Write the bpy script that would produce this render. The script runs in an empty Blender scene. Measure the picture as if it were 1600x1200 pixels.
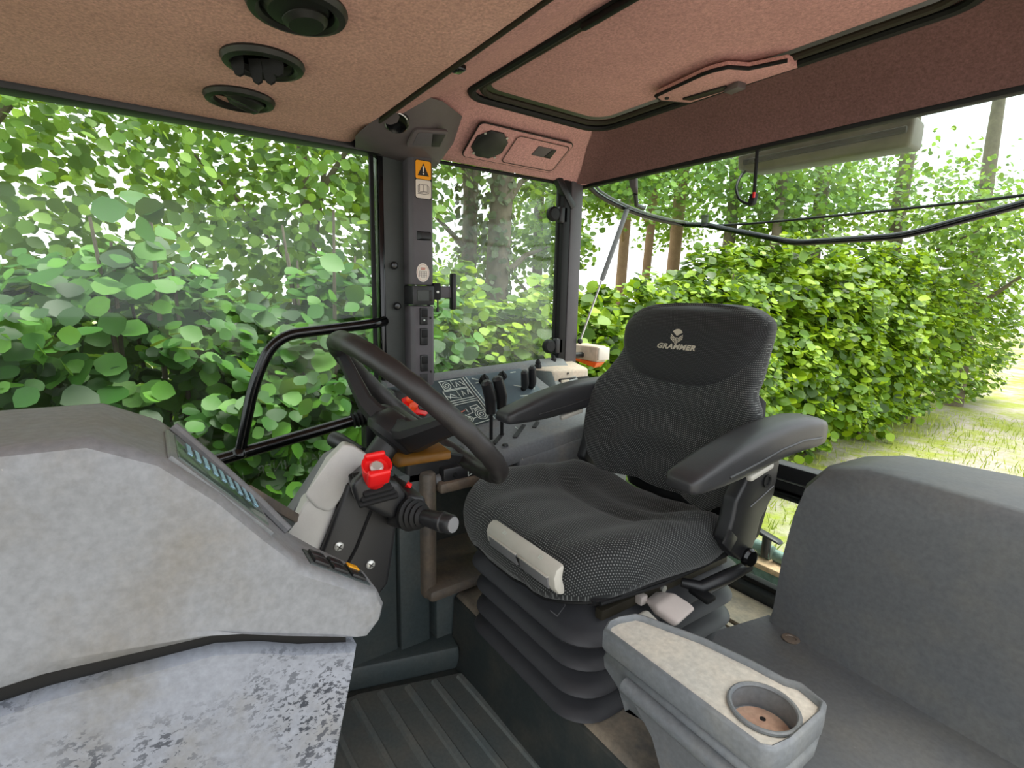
import bpy, bmesh, math, random
import numpy as np
from mathutils import Vector, Matrix
random.seed(7)
SC = bpy.context.scene
COL = SC.collection
R = math.radians

# ------------------------------------------------------------------ camera
# tractor frame: x = towards the right-hand door, y = forward, z = up, cab floor z = 0
CAMPOS = Vector((0.0, 0.0, 1.05))
PITCH, YAW, ROLL, FPX = R(10.0), R(35.0), R(1.2), 810.0
_fw = Vector((math.cos(YAW) * math.cos(PITCH), -math.sin(YAW) * math.cos(PITCH), -math.sin(PITCH)))
_rt = Vector((-math.sin(YAW), -math.cos(YAW), 0))
_up = _rt.cross(_fw)
_r2 = _rt * math.cos(ROLL) + _up * math.sin(ROLL)
_u2 = _up * math.cos(ROLL) - _rt * math.sin(ROLL)
cam_d = bpy.data.cameras.new('camera')
cam_d.sensor_width = 36.0
cam_d.lens = FPX / 1600.0 * 36.0
cam_d.clip_start = 0.02
cam = bpy.data.objects.new('camera', cam_d)
COL.objects.link(cam)
M = Matrix((_r2, _u2, -_fw)).transposed().to_4x4()
M.translation = CAMPOS
cam.matrix_world = M
SC.camera = cam

# ------------------------------------------------------------------ world, sun, exposure
W = bpy.data.worlds.new('overcast')
SC.world = W
W.use_nodes = True
bg = W.node_tree.nodes['Background']
bg.inputs[0].default_value = (0.93, 0.97, 1.0, 1)
bg.inputs[1].default_value = 1.0
sun_d = bpy.data.lights.new('hazy_sun', 'SUN')
sun_d.energy = 2.2
sun_d.angle = R(25)
sun_d.color = (1.0, 0.95, 0.86)
sun = bpy.data.objects.new('hazy_sun', sun_d)
COL.objects.link(sun)
sun.rotation_euler = Vector((0.12, 0.30, -1.0)).to_track_quat('-Z', 'Y').to_euler()
vs = SC.view_settings
vs.view_transform = 'Standard'
vs.look = 'None'
vs.exposure = 1.25
vs.gamma = 1.0
vs.use_curve_mapping = False
try:
    SC.cycles.max_bounces = 10
    SC.cycles.diffuse_bounces = 5
    SC.cycles.transparent_max_bounces = 16
except Exception:
    pass

# ------------------------------------------------------------------ materials
def lin(c):
    return tuple(((v / 255) / 12.92 if v / 255 <= 0.04045 else ((v / 255 + 0.055) / 1.055) ** 2.4) for v in c) + (1.0,)

class NT:
    def __init__(s, name):
        s.m = bpy.data.materials.new(name)
        s.m.use_nodes = True
        s.t = s.m.node_tree
        s.b = s.t.nodes['Principled BSDF']
        s.out = s.t.nodes['Material Output']
    def n(s, typ, **kw):
        nd = s.t.nodes.new(typ)
        for k, v in kw.items():
            if k in nd.inputs: nd.inputs[k].default_value = v
            else: setattr(nd, k, v)
        return nd
    def l(s, a, b): s.t.links.new(a, b)
    def coord(s, kind='Object'):
        return s.n('ShaderNodeTexCoord').outputs[kind]
    def noise(s, scale, detail=4, rough=0.6, vec=None, stretch=None):
        nd = s.n('ShaderNodeTexNoise', Scale=scale, Detail=detail, Roughness=rough)
        v = vec if vec is not None else s.coord()
        if stretch:
            mp = s.n('ShaderNodeMapping'); mp.inputs['Scale'].default_value = stretch[:3]
            if len(stretch) > 3: mp.inputs['Rotation'].default_value = stretch[3]
            s.l(v, mp.inputs[0]); v = mp.outputs[0]
        s.l(v, nd.inputs['Vector'])
        return nd.outputs['Fac']
    def ramp(s, fac, stops):
        r = s.n('ShaderNodeValToRGB')
        e = r.color_ramp.elements
        while len(e) < len(stops): e.new(0.5)
        for el, (p, c) in zip(e, stops):
            el.position = p; el.color = c if len(c) == 4 else c + (1,)
        s.l(fac, r.inputs[0]); return r.outputs[0]
    def mix(s, fac, a, b, mode='MIX'):
        m = s.n('ShaderNodeMix', data_type='RGBA', blend_type=mode)
        for i, v in ((6, a), (7, b)):
            if hasattr(v, 'links'): s.l(v, m.inputs[i])
            else: m.inputs[i].default_value = v
        if hasattr(fac, 'links'): s.l(fac, m.inputs[0])
        else: m.inputs[0].default_value = fac
        return m.outputs[2]
    def math(s, op, a, b=0.0, c=0.0):
        m = s.n('ShaderNodeMath', operation=op)
        for i, v in enumerate((a, b, c)):
            if hasattr(v, 'links'): s.l(v, m.inputs[i])
            else: m.inputs[i].default_value = v
        return m.outputs[0]
    def bump(s, h, strength=0.3, dist=0.002):
        b = s.n('ShaderNodeBump', Strength=strength, Distance=dist)
        s.l(h, b.inputs['Height']); s.l(b.outputs[0], s.b.inputs['Normal'])

def plain(name, rgb, rough=0.5, metal=0.0, var=0.12, scale=30, bump=0.0, bscale=400, spec=0.5):
    t = NT(name)
    c = lin(rgb)
    f = t.noise(scale, 5)
    lo = tuple(v * (1 - var) for v in c[:3]); hi = tuple(min(1, v * (1 + var)) for v in c[:3])
    t.l(t.ramp(f, [(0.3, lo), (0.7, hi)]), t.b.inputs['Base Color'])
    t.b.inputs['Roughness'].default_value = rough
    t.b.inputs['Metallic'].default_value = metal
    t.b.inputs['Specular IOR Level'].default_value = spec
    if bump: t.bump(t.noise(bscale, 2), bump, 0.001)
    return t.m

def headliner(name, a, b):
    t = NT(name)
    f = t.noise(3.0, 3)
    g = t.noise(170, 4, 0.75)
    base = t.ramp(f, [(0.3, lin(a)), (0.7, lin(b))])
    gr = t.ramp(g, [(0.3, (0.66, 0.66, 0.66)), (0.7, (1.2, 1.2, 1.2))])
    c = t.mix(1.0, base, gr, 'MULTIPLY')
    st = t.noise(9, 5, 0.7)
    c = t.mix(t.ramp(st, [(0.66, (0, 0, 0)), (0.8, (0.5, 0.5, 0.5))]), c, lin((92, 70, 58)))
    t.l(c, t.b.inputs['Base Color'])
    t.b.inputs['Roughness'].default_value = 0.95
    t.b.inputs['Specular IOR Level'].default_value = 0.1
    t.bump(g, 0.5, 0.001)
    return t.m

def worn(name, base, dust, flake=False, dustlo=0.45, dusthi=0.75, rough=0.55, scuff=(205, 200, 180)):
    """moulded plastic with dust film, scuffs and optionally flaked paint"""
    t = NT(name)
    f = t.noise(7, 6, 0.65)
    c = t.mix(t.ramp(f, [(dustlo, (0, 0, 0)), (dusthi, (1, 1, 1))]), lin(base), lin(dust))
    fine = t.noise(120, 3)
    c = t.mix(1.0, c, t.ramp(fine, [(0.3, (0.85, 0.85, 0.85)), (0.7, (1.1, 1.1, 1.1))]), 'MULTIPLY')
    if flake:
        big = t.noise(8, 2, 0.5, stretch=(1, 1, 0.8))
        sm = t.noise(120, 4, 0.62, stretch=(1, 1.0, 1.5))
        k = t.math('MULTIPLY', t.ramp(big, [(0.40, (0, 0, 0)), (0.56, (1, 1, 1))]), t.ramp(sm, [(0.53, (0, 0, 0)), (0.56, (1, 1, 1))]))
        c = t.mix(k, c, lin((52, 56, 66)))
    sc = t.noise(16, 5, 0.75, stretch=(1, 3.5, 1.0, (0.5, 0.3, 0.7)))
    c = t.mix(t.ramp(sc, [(0.70, (0, 0, 0)), (0.74, (1, 1, 1))]), c, lin(scuff))
    t.l(c, t.b.inputs['Base Color'])
    t.b.inputs['Roughness'].default_value = rough
    t.bump(t.noise(350, 2), 0.15, 0.0006)
    return t.m

def fabric(name, base, dot, pitch=0.0056):
    t = NT(name)
    uv = t.coord('UV')
    sep = t.n('ShaderNodeSeparateXYZ'); t.l(uv, sep.inputs[0])
    x = t.math('DIVIDE', sep.outputs[0], pitch)
    y = t.math('DIVIDE', sep.outputs[1], pitch * 0.8)
    row = t.math('FLOOR', y)
    x = t.math('ADD', x, t.math('MULTIPLY', t.math('MODULO', row, 2.0), 0.5))
    fx = t.math('ABSOLUTE', t.math('SUBTRACT', t.math('FRACT', x), 0.5))
    fy = t.math('ABSOLUTE', t.math('SUBTRACT', t.math('FRACT', y), 0.5))
    d = t.math('ADD', t.math('MULTIPLY', fx, fx), t.math('MULTIPLY', t.math('MULTIPLY', fy, fy), 0.9))
    k = t.ramp(d, [(0.035, (1, 1, 1)), (0.07, (0, 0, 0))])
    t.l(t.mix(k, lin(base), lin(dot)), t.b.inputs['Base Color'])
    t.b.inputs['Roughness'].default_value = 0.75
    t.b.inputs['Specular IOR Level'].default_value = 0.3
    t.b.inputs['Sheen Weight'].default_value = 0.15
    t.bump(k, 0.4, 0.0008)
    return t.m

def glassmat(name, dust=0.05, tint=(0.97, 1.0, 0.98), streak=False):
    t = NT(name)
    t.t.nodes.remove(t.b)
    tr = t.n('ShaderNodeBsdfTransparent'); tr.inputs[0].default_value = tint + (1,)
    gl = t.n('ShaderNodeBsdfGlossy', Roughness=0.03)
    df = t.n('ShaderNodeBsdfDiffuse'); df.inputs[0].default_value = (0.75, 0.78, 0.75, 1)
    fr = t.n('ShaderNodeFresnel', IOR=1.45)
    m1 = t.n('ShaderNodeMixShader'); t.l(t.math('MULTIPLY', fr.outputs[0], 0.5), m1.inputs[0])
    t.l(tr.outputs[0], m1.inputs[1]); t.l(gl.outputs[0], m1.inputs[2])
    f = t.noise(11, 6, 0.7)
    k = t.ramp(f, [(0.35, (dust * 0.3,) * 3), (0.8, (dust * 2.0,) * 3)])
    if streak:
        s = t.noise(60, 4, 0.8, stretch=(1, 1.6, 0.35))
        s = t.ramp(s, [(0.60, (0, 0, 0)), (0.70, (0.32, 0.32, 0.32))])
        big = t.noise(5, 2)
        s = t.math('MULTIPLY', s, t.ramp(big, [(0.42, (0, 0, 0)), (0.6, (1, 1, 1))]))
        k = t.math('ADD', k, s)
    m2 = t.n('ShaderNodeMixShader'); t.l(k, m2.inputs[0])
    t.l(m1.outputs[0], m2.inputs[1]); t.l(df.outputs[0], m2.inputs[2])
    t.l(m2.outputs[0], t.out.inputs[0])
    return t.m

def leafmat(name, dark, mid, light, trans=0.35):
    t = NT(name)
    geo = t.n('ShaderNodeNewGeometry'); oi = t.n('ShaderNodeObjectInfo')
    r = t.math('FRACT', t.math('ADD', geo.outputs['Random Per Island'], t.math('MULTIPLY', oi.outputs['Random'], 7.3)))
    c = t.ramp(r, [(0.0, lin(dark)), (0.5, lin(mid)), (1.0, lin(light))])
    vein = t.noise(90, 2)
    c = t.mix(1.0, c, t.ramp(vein, [(0.3, (0.85, 0.85, 0.85)), (0.7, (1.1, 1.1, 1.1))]), 'MULTIPLY')
    t.l(c, t.b.inputs['Base Color'])
    t.b.inputs['Roughness'].default_value = 0.5
    tl = t.n('ShaderNodeBsdfTranslucent'); t.l(t.mix(0.35, c, lin((190, 215, 40))), tl.inputs[0])
    m = t.n('ShaderNodeMixShader'); m.inputs[0].default_value = trans
    t.l(t.b.outputs[0], m.inputs[1]); t.l(tl.outputs[0], m.inputs[2]); t.l(m.outputs[0], t.out.inputs[0])
    return t.m

MT = dict(
    liner_front=headliner('tan_headliner', (208, 163, 150), (220, 174, 162)),
    liner_rear=headliner('rose_headliner', (198, 150, 146), (212, 161, 156)),
    shaded_slope=headliner('shaded_rose_liner', (110, 82, 80), (122, 90, 88)),  # darker version of the rear liner, standing in for shade
    pillar=plain('pillar_plastic', (84, 80, 84), 0.5, var=0.06, bump=0.1),
    pillar_green=plain('pillar_inner_plastic', (66, 70, 68), 0.55, var=0.06, bump=0.1),
    black=plain('black_plastic', (30, 30, 32), 0.42, var=0.1, bump=0.12),
    rubber=plain('black_rubber', (20, 20, 21), 0.6, var=0.1, spec=0.3),
    gloss_black=plain('black_gloss_paint', (12, 12, 13), 0.16, var=0.1),
    seal=plain('olive_black_seal', (52, 48, 40), 0.6, var=0.1, spec=0.2),
    vent=plain('vent_plastic', (25, 26, 24), 0.45, var=0.1),
    grey=plain('mid_grey_plastic', (112, 112, 114), 0.5, var=0.06, bump=0.1),
    pod=plain('pod_plastic', (92, 84, 86), 0.55, var=0.06, bump=0.1),
    slate=plain('slate_control_panel', (98, 112, 116), 0.38, var=0.06),
    slate_blue=plain('blue_grey_control_panel', (128, 146, 154), 0.4, var=0.05),
    white_ink=plain('white_print', (205, 214, 205), 0.5, var=0.04),
    red_ink=plain('red_print', (190, 110, 90), 0.5, var=0.04),
    column_grey=plain('column_grey', (196, 194, 190), 0.6, var=0.05, bump=0.25, bscale=260),
    red=plain('red_plastic', (222, 22, 24), 0.35, var=0.05),
    orange=plain('orange_plastic', (240, 78, 30), 0.35, var=0.05),
    amber=plain('amber_plastic', (226, 158, 20), 0.4, var=0.05),
    brass=plain('yellow_brown_bracket', (112, 74, 14), 0.5, var=0.2),
    steel=plain('bright_steel', (200, 200, 198), 0.28, 1.0, var=0.05),
    screwm=plain('screw_zinc', (205, 205, 200), 0.35, 0.6, var=0.08),
    lever_grey=plain('lever_grey', (188, 184, 174), 0.5, var=0.05),
    lever_pink=plain('lever_faded_pink', (206, 194, 188), 0.5, var=0.05),
    bellows=plain('bellows_rubber', (50, 50, 54), 0.55, var=0.08, bump=0.1),
    arm=plain('armrest_foam', (46, 46, 48), 0.42, var=0.08, bump=0.2, bscale=500),
    wheel=plain('wheel_rim_rubber', (36, 33, 33), 0.45, var=0.15, bump=0.2, bscale=600),
    fabric=fabric('dotted_seat_fabric', (26, 28, 29), (112, 114, 113)),
    fabric_dark=fabric('dark_seat_fabric', (24, 25, 26), (60, 61, 62), 0.0046),
    stitch=plain('embroidery_thread', (178, 170, 152), 0.7, var=0.1),
    dash=worn('worn_grey_dash', (128, 130, 134), (120, 116, 110)),
    dash_low=worn('flaked_grey_dash', (142, 146, 156), (122, 118, 110), flake=True),
    console=worn('grey_console', (112, 114, 117), (136, 128, 116), dustlo=0.5, dusthi=0.9),
    console_brown=worn('dusty_console_box', (74, 73, 72), (120, 104, 88), dustlo=0.35, dusthi=0.7),
    panel_dark=worn('dark_lower_panel', (58, 68, 70), (82, 84, 80), dustlo=0.4, dusthi=0.9, scuff=(86, 92, 92)),
    mat=worn('rubber_floor_mat', (98, 106, 106), (118, 117, 110), dustlo=0.4, dusthi=0.75, rough=0.6, scuff=(136, 136, 128)),
    plinth=worn('dusty_plinth', (92, 90, 86), (150, 136, 118), dustlo=0.35, dusthi=0.65, rough=0.7, scuff=(170, 160, 145)),
    riser=worn('dark_riser_rubber', (50, 56, 56), (84, 80, 72), dustlo=0.45, dusthi=0.85, scuff=(80, 84, 82)),
    tray=worn('dusty_tray', (190, 190, 184), (208, 200, 186), dustlo=0.25, dusthi=0.6, rough=0.6, scuff=(190, 180, 165)),
    tray_rim=worn('tray_rim_plastic', (112, 116, 120), (128, 128, 124), rough=0.4, scuff=(140, 144, 150)),
    rust=worn('cup_rust_dust', (170, 128, 108), (198, 170, 146), dustlo=0.35, dusthi=0.65, rough=0.85),
    fender=worn('fender_plastic', (84, 86, 88), (100, 98, 92), dustlo=0.45, dusthi=0.85, scuff=(120, 120, 116)),
    beige=worn('dusty_beige_box', (190, 176, 160), (206, 180, 160), rough=0.7),
    lcd=plain('lcd_glass', (70, 84, 78), 0.12, var=0.1),
    lcd_blue=plain('lcd_blue_bars', (150, 190, 210), 0.3, var=0.1),
    glass=glassmat('door_glass', 0.008),
    glass_dusty=glassmat('dusty_quarter_glass', 0.045, streak=True),
    glass_green=glassmat('tinted_sash_glass', 0.04, tint=(0.86, 1.0, 0.93)),
    lens=plain('lamp_lens_orange', (235, 92, 30), 0.25, var=0.05),
    lamp_body=plain('lamp_body_beige', (196, 176, 158), 0.6, var=0.12, scale=60),
    sticker_y=plain('sticker_yellow', (250, 165, 10), 0.4, var=0.02),
    sticker_w=plain('sticker_white', (228, 218, 206), 0.45, var=0.03),
    ink=plain('black_print', (20, 18, 18), 0.5, var=0.02),
    ink_grey=plain('grey_print', (120, 110, 104), 0.5, var=0.02),
    motor=plain('motor_brown_cover', (92, 80, 64), 0.5, var=0.25, scale=15),
    cast=plain('cast_green_metal', (120, 146, 138), 0.5, 0.3, var=0.3, scale=40),
    rusty=plain('rusty_block', (196, 164, 130), 0.75, var=0.3, scale=50),
    roofskin=plain('roof_skin', (90, 90, 92), 0.6),
    bark=worn('bark', (92, 84, 72), (120, 110, 92), dustlo=0.3, dusthi=0.7, rough=0.95, scuff=(140, 130, 110)),
    bark_warm=worn('warm_bark', (132, 104, 82), (158, 130, 104), dustlo=0.3, dusthi=0.7, rough=0.95),
    leaf_hazel=leafmat('hazel_leaf', (20, 56, 12), (48, 102, 24), (96, 150, 46), 0.25),
    leaf_hedge=leafmat('hedge_leaf', (40, 72, 8), (96, 138, 16), (162, 194, 40), 0.3),
    leaf_far=leafmat('canopy_leaf', (48, 86, 24), (88, 130, 44), (146, 184, 80), 0.45),
    leaf_ivy=leafmat('ivy_leaf', (48, 62, 40), (74, 88, 58), (104, 116, 84), 0.2),
    grass=leafmat('grass_blade', (110, 132, 40), (160, 176, 62), (196, 200, 96), 0.3),
)
def ground_mat():
    t = NT('verge_ground')
    f = t.noise(1.3, 6, 0.7); g = t.noise(14, 5, 0.7)
    sp = t.n('ShaderNodeSeparateXYZ'); t.l(t.coord(), sp.inputs[0])
    verge = t.n('ShaderNodeMapRange'); verge.inputs[1].default_value = -9.2; verge.inputs[2].default_value = -7.8   # grass grows towards the hedge
    t.l(sp.outputs[0], verge.inputs[0])
    k = t.math('MULTIPLY', verge.outputs[0], t.ramp(f, [(0.40, (0, 0, 0)), (0.56, (1, 1, 1))]))
    c = t.mix(k, lin((178, 172, 160)), lin((150, 164, 60)))
    c = t.mix(t.ramp(g, [(0.35, (0.4, 0.4, 0.4)), (0.65, (0, 0, 0))]), c, lin((104, 92, 60)))
    t.l(c, t.b.inputs['Base Color']); t.b.inputs['Roughness'].default_value = 0.95
    t.bump(g, 0.8, 0.03)
    return t.m
MT['ground'] = ground_mat()
def etch_mat():
    t = NT('etched_print'); t.b.inputs['Base Color'].default_value = (.55, .6, .5, 1); t.b.inputs['Roughness'].default_value = .8
    tr = t.n('ShaderNodeBsdfTransparent'); m = t.n('ShaderNodeMixShader')
    t.l(t.ramp(t.noise(40, 3), [(.3, (.10, .10, .10)), (.7, (.45, .45, .45))]), m.inputs[0])
    t.l(tr.outputs[0], m.inputs[1]); t.l(t.b.outputs[0], m.inputs[2]); t.l(m.outputs[0], t.out.inputs[0])
    return t.m
MT['etch'] = etch_mat()

# ------------------------------------------------------------------ mesh helpers
def V(*a): return Vector(a)
def _bev(bm, off, seg=2, ang=25):
    if off <= 0: return bm
    bm.normal_update()
    es = [e for e in bm.edges if len(e.link_faces) == 2 and e.calc_face_angle(0) > R(ang)]
    if es: bmesh.ops.bevel(bm, geom=es, offset=off, segments=seg, profile=0.5, affect='EDGES', clamp_overlap=True)
    return bm
def box(x0, x1, y0, y1, z0, z1, bev=0.0, seg=2):
    bm = bmesh.new()
    bmesh.ops.create_cube(bm, size=1)
    for v in bm.verts:
        v.co = V(x0 + (v.co.x + .5) * (x1 - x0), y0 + (v.co.y + .5) * (y1 - y0), z0 + (v.co.z + .5) * (z1 - z0))
    return _bev(bm, bev, seg)
def prism(poly, a0, a1, axis='x', bev=0.0, seg=2):
    """polygon extruded along an axis; x: (y,z)  y: (x,z)  z: (x,y)"""
    f = {'x': lambda p, a: V(a, p[0], p[1]), 'y': lambda p, a: V(p[0], a, p[1]), 'z': lambda p, a: V(p[0], p[1], a)}[axis]
    bm = bmesh.new()
    A = [bm.verts.new(f(p, a0)) for p in poly]; B = [bm.verts.new(f(p, a1)) for p in poly]
    n = len(poly)
    bm.faces.new(A); bm.faces.new(B[::-1])
    for i in range(n):
        bm.faces.new((A[i], A[(i + 1) % n], B[(i + 1) % n], B[i]))
    bmesh.ops.recalc_face_normals(bm, faces=bm.faces)
    return _bev(bm, bev, seg)
def loft(secs, close=True, cap0=True, cap1=True, uv=None):
    bm = bmesh.new()
    rows = [[bm.verts.new(p) for p in s] for s in secs]
    n = len(rows[0])
    for a, b in zip(rows, rows[1:]):
        for i in range(n if close else n - 1):
            j = (i + 1) % n
            bm.faces.new((a[i], a[j], b[j], b[i]))
    if cap0: bm.faces.new(rows[0][::-1])
    if cap1: bm.faces.new(rows[-1])
    bmesh.ops.recalc_face_normals(bm, faces=bm.faces)
    if uv is not None:
        L = bm.loops.layers.uv.new('UVMap')
        mp = {}
        for r, ur in zip(rows, uv):
            for v, q in zip(r, ur): mp[v] = q
        for f in bm.faces:
            for lp in f.loops: lp[L].uv = mp[lp.vert]
    return bm
def hull(pts, bev=0.0, seg=3):
    bm = bmesh.new()
    for p in pts: bm.verts.new(p)
    r = bmesh.ops.convex_hull(bm, input=bm.verts)
    dead = [g for g in r['geom_interior'] if isinstance(g, bmesh.types.BMVert)]
    if dead: bmesh.ops.delete(bm, geom=dead, context='VERTS')
    bmesh.ops.dissolve_limit(bm, angle_limit=R(2), verts=bm.verts, edges=bm.edges)
    bmesh.ops.recalc_face_normals(bm, faces=bm.faces)
    return _bev(bm, bev, seg)
def smoothpath(pts, rad, n=6):
    """polyline with rounded corners"""
    P = [Vector(p) for p in pts]
    out = [P[0]]
    for i in range(1, len(P) - 1):
        a = (P[i - 1] - P[i]); b = (P[i + 1] - P[i])
        d = min(rad, a.length * .49, b.length * .49)
        s, e = P[i] + a.normalized() * d, P[i] + b.normalized() * d
        for k in range(n + 1):
            t = k / n
            out.append(s * (1 - t) ** 2 + P[i] * 2 * t * (1 - t) + e * t * t)
    out.append(P[-1])
    return out
def tube(pts, r, seg=12, bm=None):
    P = [Vector(p) for p in pts]
    rr = r if isinstance(r, (list, tuple)) else [r] * len(P)
    secs = []
    t0 = (P[1] - P[0]).normalized()
    u = t0.orthogonal().normalized()
    for i, p in enumerate(P):
        if i == 0: t = t0
        elif i == len(P) - 1: t = (P[i] - P[i - 1]).normalized()
        else: t = ((P[i + 1] - P[i]).normalized() + (P[i] - P[i - 1]).normalized()).normalized()
        u = (u - t * u.dot(t)).normalized()
        w = t.cross(u)
        secs.append([p + (u * math.cos(2 * math.pi * k / seg) + w * math.sin(2 * math.pi * k / seg)) * rr[i] for k in range(seg)])
    b = loft(secs)
    if bm is None: return b
    join(bm, b); return bm
def join(a, b):
    m = bpy.data.meshes.new('tmp'); b.to_mesh(m); b.free(); a.from_mesh(m); bpy.data.meshes.remove(m); return a
def lathe(prof, o, axis, seg=28):
    """profile of (radius, height) turned about an axis"""
    ax = Vector(axis).normalized(); u = ax.orthogonal().normalized(); w = ax.cross(u); o = Vector(o)
    secs = [[o + ax * h + (u * math.cos(2 * math.pi * k / seg) + w * math.sin(2 * math.pi * k / seg)) * max(r, 1e-4) for k in range(seg)] for r, h in prof]
    return loft(secs)
def rrect(x0, x1, y0, y1, r, n=6):
    pts = []
    for cx, cy, a0 in ((x1 - r, y1 - r, 0), (x0 + r, y1 - r, 90), (x0 + r, y0 + r, 180), (x1 - r, y0 + r, 270)):
        for k in range(n + 1):
            a = R(a0 + 90 * k / n); pts.append((cx + r * math.cos(a), cy + r * math.sin(a)))
    return pts
def obox(c, ux, uy, uz, sx, sy, sz, bev=0.0, seg=2):
    """box centred at c on its own axes"""
    bm = box(-sx / 2, sx / 2, -sy / 2, sy / 2, -sz / 2, sz / 2, bev, seg)
    ux, uy, uz, c = Vector(ux).normalized(), Vector(uy).normalized(), Vector(uz).normalized(), Vector(c)
    for v in bm.verts: v.co = c + ux * v.co.x + uy * v.co.y + uz * v.co.z
    bmesh.ops.recalc_face_normals(bm, faces=bm.faces)
    return bm
def strokes(lines, w, fn, h=0.0006):
    """flat printed strokes: fn maps (a,b,height) to space"""
    bm = bmesh.new()
    for ln in lines:
        for p, q in zip(ln, ln[1:]):
            d = Vector((q[0] - p[0], q[1] - p[1]));
            if d.length < 1e-9: continue
            d.normalize(); nx, ny = -d.y * w / 2, d.x * w / 2
            ex, ey = d.x * w / 2, d.y * w / 2
            c = [(p[0] + nx - ex, p[1] + ny - ey), (p[0] - nx - ex, p[1] - ny - ey), (q[0] - nx + ex, q[1] - ny + ey), (q[0] + nx + ex, q[1] + ny + ey)]
            bm.faces.new([bm.verts.new(fn(a, b, h)) for a, b in c])
    return bm
def circ(cx, cy, r, n=16, a0=0, a1=360):
    return [(cx + r * math.cos(R(a0 + (a1 - a0) * k / n)), cy + r * math.sin(R(a0 + (a1 - a0) * k / n))) for k in range(n + 1)]
def text_bm(s, size, fn, shear=0.0, bold=0.0, space=1.0):
    cu = bpy.data.curves.new('txt', 'FONT'); cu.body = s; cu.size = size; cu.shear = shear; cu.offset = bold
    cu.align_x = 'CENTER'; cu.align_y = 'CENTER'; cu.space_character = space; cu.resolution_u = 3
    o = bpy.data.objects.new('txt', cu); COL.objects.link(o)
    dg = bpy.context.evaluated_depsgraph_get()
    me = bpy.data.meshes.new_from_object(o.evaluated_get(dg))
    bm = bmesh.new(); bm.from_mesh(me)
    bpy.data.objects.remove(o); bpy.data.meshes.remove(me); bpy.data.curves.remove(cu)
    for v in bm.verts: v.co = fn(v.co.x, v.co.y)
    return bm

# ------------------------------------------------------------------ object helpers
BASE = {}
def tag(o, label=None, cat=None, group=None, kind=None):
    if label: o['label'] = label
    if cat: o['category'] = cat
    if group: o['group'] = group
    if kind: o['kind'] = kind
    return o
def obj(name, bm, mat, parent=None, smooth=35, kind=None, label=None):
    me = bpy.data.meshes.new(name)
    if parent is None:
        xs = [v.co for v in bm.verts]
        lo = [min(p[i] for p in xs) for i in range(3)]; hi = [max(p[i] for p in xs) for i in range(3)]
        base = V((lo[0] + hi[0]) / 2, (lo[1] + hi[1]) / 2, lo[2])
    else:
        base = BASE[parent.name]
    for v in bm.verts: v.co -= base
    bm.to_mesh(me); bm.free()
    me.materials.append(MT[mat] if isinstance(mat, str) else mat)
    if smooth:
        me.polygons.foreach_set('use_smooth', [True] * len(me.polygons))
        me.set_sharp_from_angle(angle=R(smooth))
    o = bpy.data.objects.new(name, me)
    COL.objects.link(o)
    if parent is None: o.location = base
    else: o.parent = parent
    BASE[o.name] = base
    if kind: o['kind'] = kind
    if label: o['label'] = label
    return o
def thing(name, base, label, cat, group=None, kind=None):
    o = bpy.data.objects.new(name, None)
    o.empty_display_size = 0.05
    COL.objects.link(o); o.location = base
    BASE[o.name] = Vector(base)
    return tag(o, label, cat, group, kind)
def struct(name, bm, mat, label=None, smooth=35):
    o = obj(name, bm, mat, None, smooth); o['kind'] = 'structure'
    if label: o['label'] = label
    return o

X0 = 0.855          # centre line of the cab, seat and steering wheel
# ================================================================== SETTING
def S(name, bm, mat, label, cat, smooth=35):
    o = struct(name, bm, mat, label, smooth); o['category'] = cat; return o
# ground outside, floor, plinth
g = bmesh.new()
N = 60
gv = [[g.verts.new((-30 + 80 * i / N, -50 + 70 * j / N, -1.1 + 0.04 * math.sin(i * 1.7) * math.cos(j * 1.3))) for j in range(N + 1)] for i in range(N + 1)]
for i in range(N):
    for j in range(N): g.faces.new((gv[i][j], gv[i + 1][j], gv[i + 1][j + 1], gv[i][j + 1]))
S('ground', g, 'ground', 'patchy gravel and yellow-green verge outside the cab', 'ground', 60)
S('floor', box(.06, 1.60, -.66, .70, -.06, 0), 'riser', 'dark cab floor under the ribbed rubber mat', 'floor')
pl = S('seat_platform', prism([(-1.345, -.05), (-1.345, .2), (-.668, .2), (-.655, .188), (-.650, .05), (-.635, 0), (-.635, -.05)], .10, 1.20, 'x', .006), 'plinth',
       'dusty raised plinth that carries the seat', 'platform')
obj('riser_cover', prism([(-.662, .192), (-.650, .186), (-.643, .05), (-.628, .004), (-.64, .004), (-.655, .05)], .12, 1.195, 'x', .002), 'riser', pl)
obj('plinth_lip', box(.62, 1.19, -1.34, -1.20, .2, .212, .004), 'plinth', pl)
obj('plinth_rib', box(.62, 1.19, -1.19, -1.175, .2, .207, .002), 'plinth', pl)
S('side_filler', box(1.205, 1.60, -1.36, -.60, -.05, .21, .004), 'panel_dark', 'dark base of the side console beside the seat plinth', 'panel')
S('baseboard_right', prism([(1.245, -.28), (1.212, -.385), (1.140, -.64), (1.26, -.66), (1.34, -.28)], 0, .072, 'z', .012), 'panel_dark', 'dark rounded skirting along the foot of the side panel', 'skirting')
wr = S('wall_right', prism([(-.492, 0), (-.492, .585), (-.36, .655), (-.325, .64), (-.22, .50), (-.12, .38), (.6, .38), (.6, 0)], 1.225, 1.25, 'x', .006), 'panel_dark',
       'dark lower side panel beneath the steering column', 'panel')
obj('side_panel', box(1.215, 1.34, -.585, -.497, 0, .575, .006), 'panel_dark', wr)
obj('edge_trim', prism([(-.115, .385), (-.215, .515), (-.32, .655), (-.36, .672), (-.365, .655), (-.333, .637), (-.232, .497), (-.135, .372)], 1.208, 1.255, 'x', .004), 'grey', wr)
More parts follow.
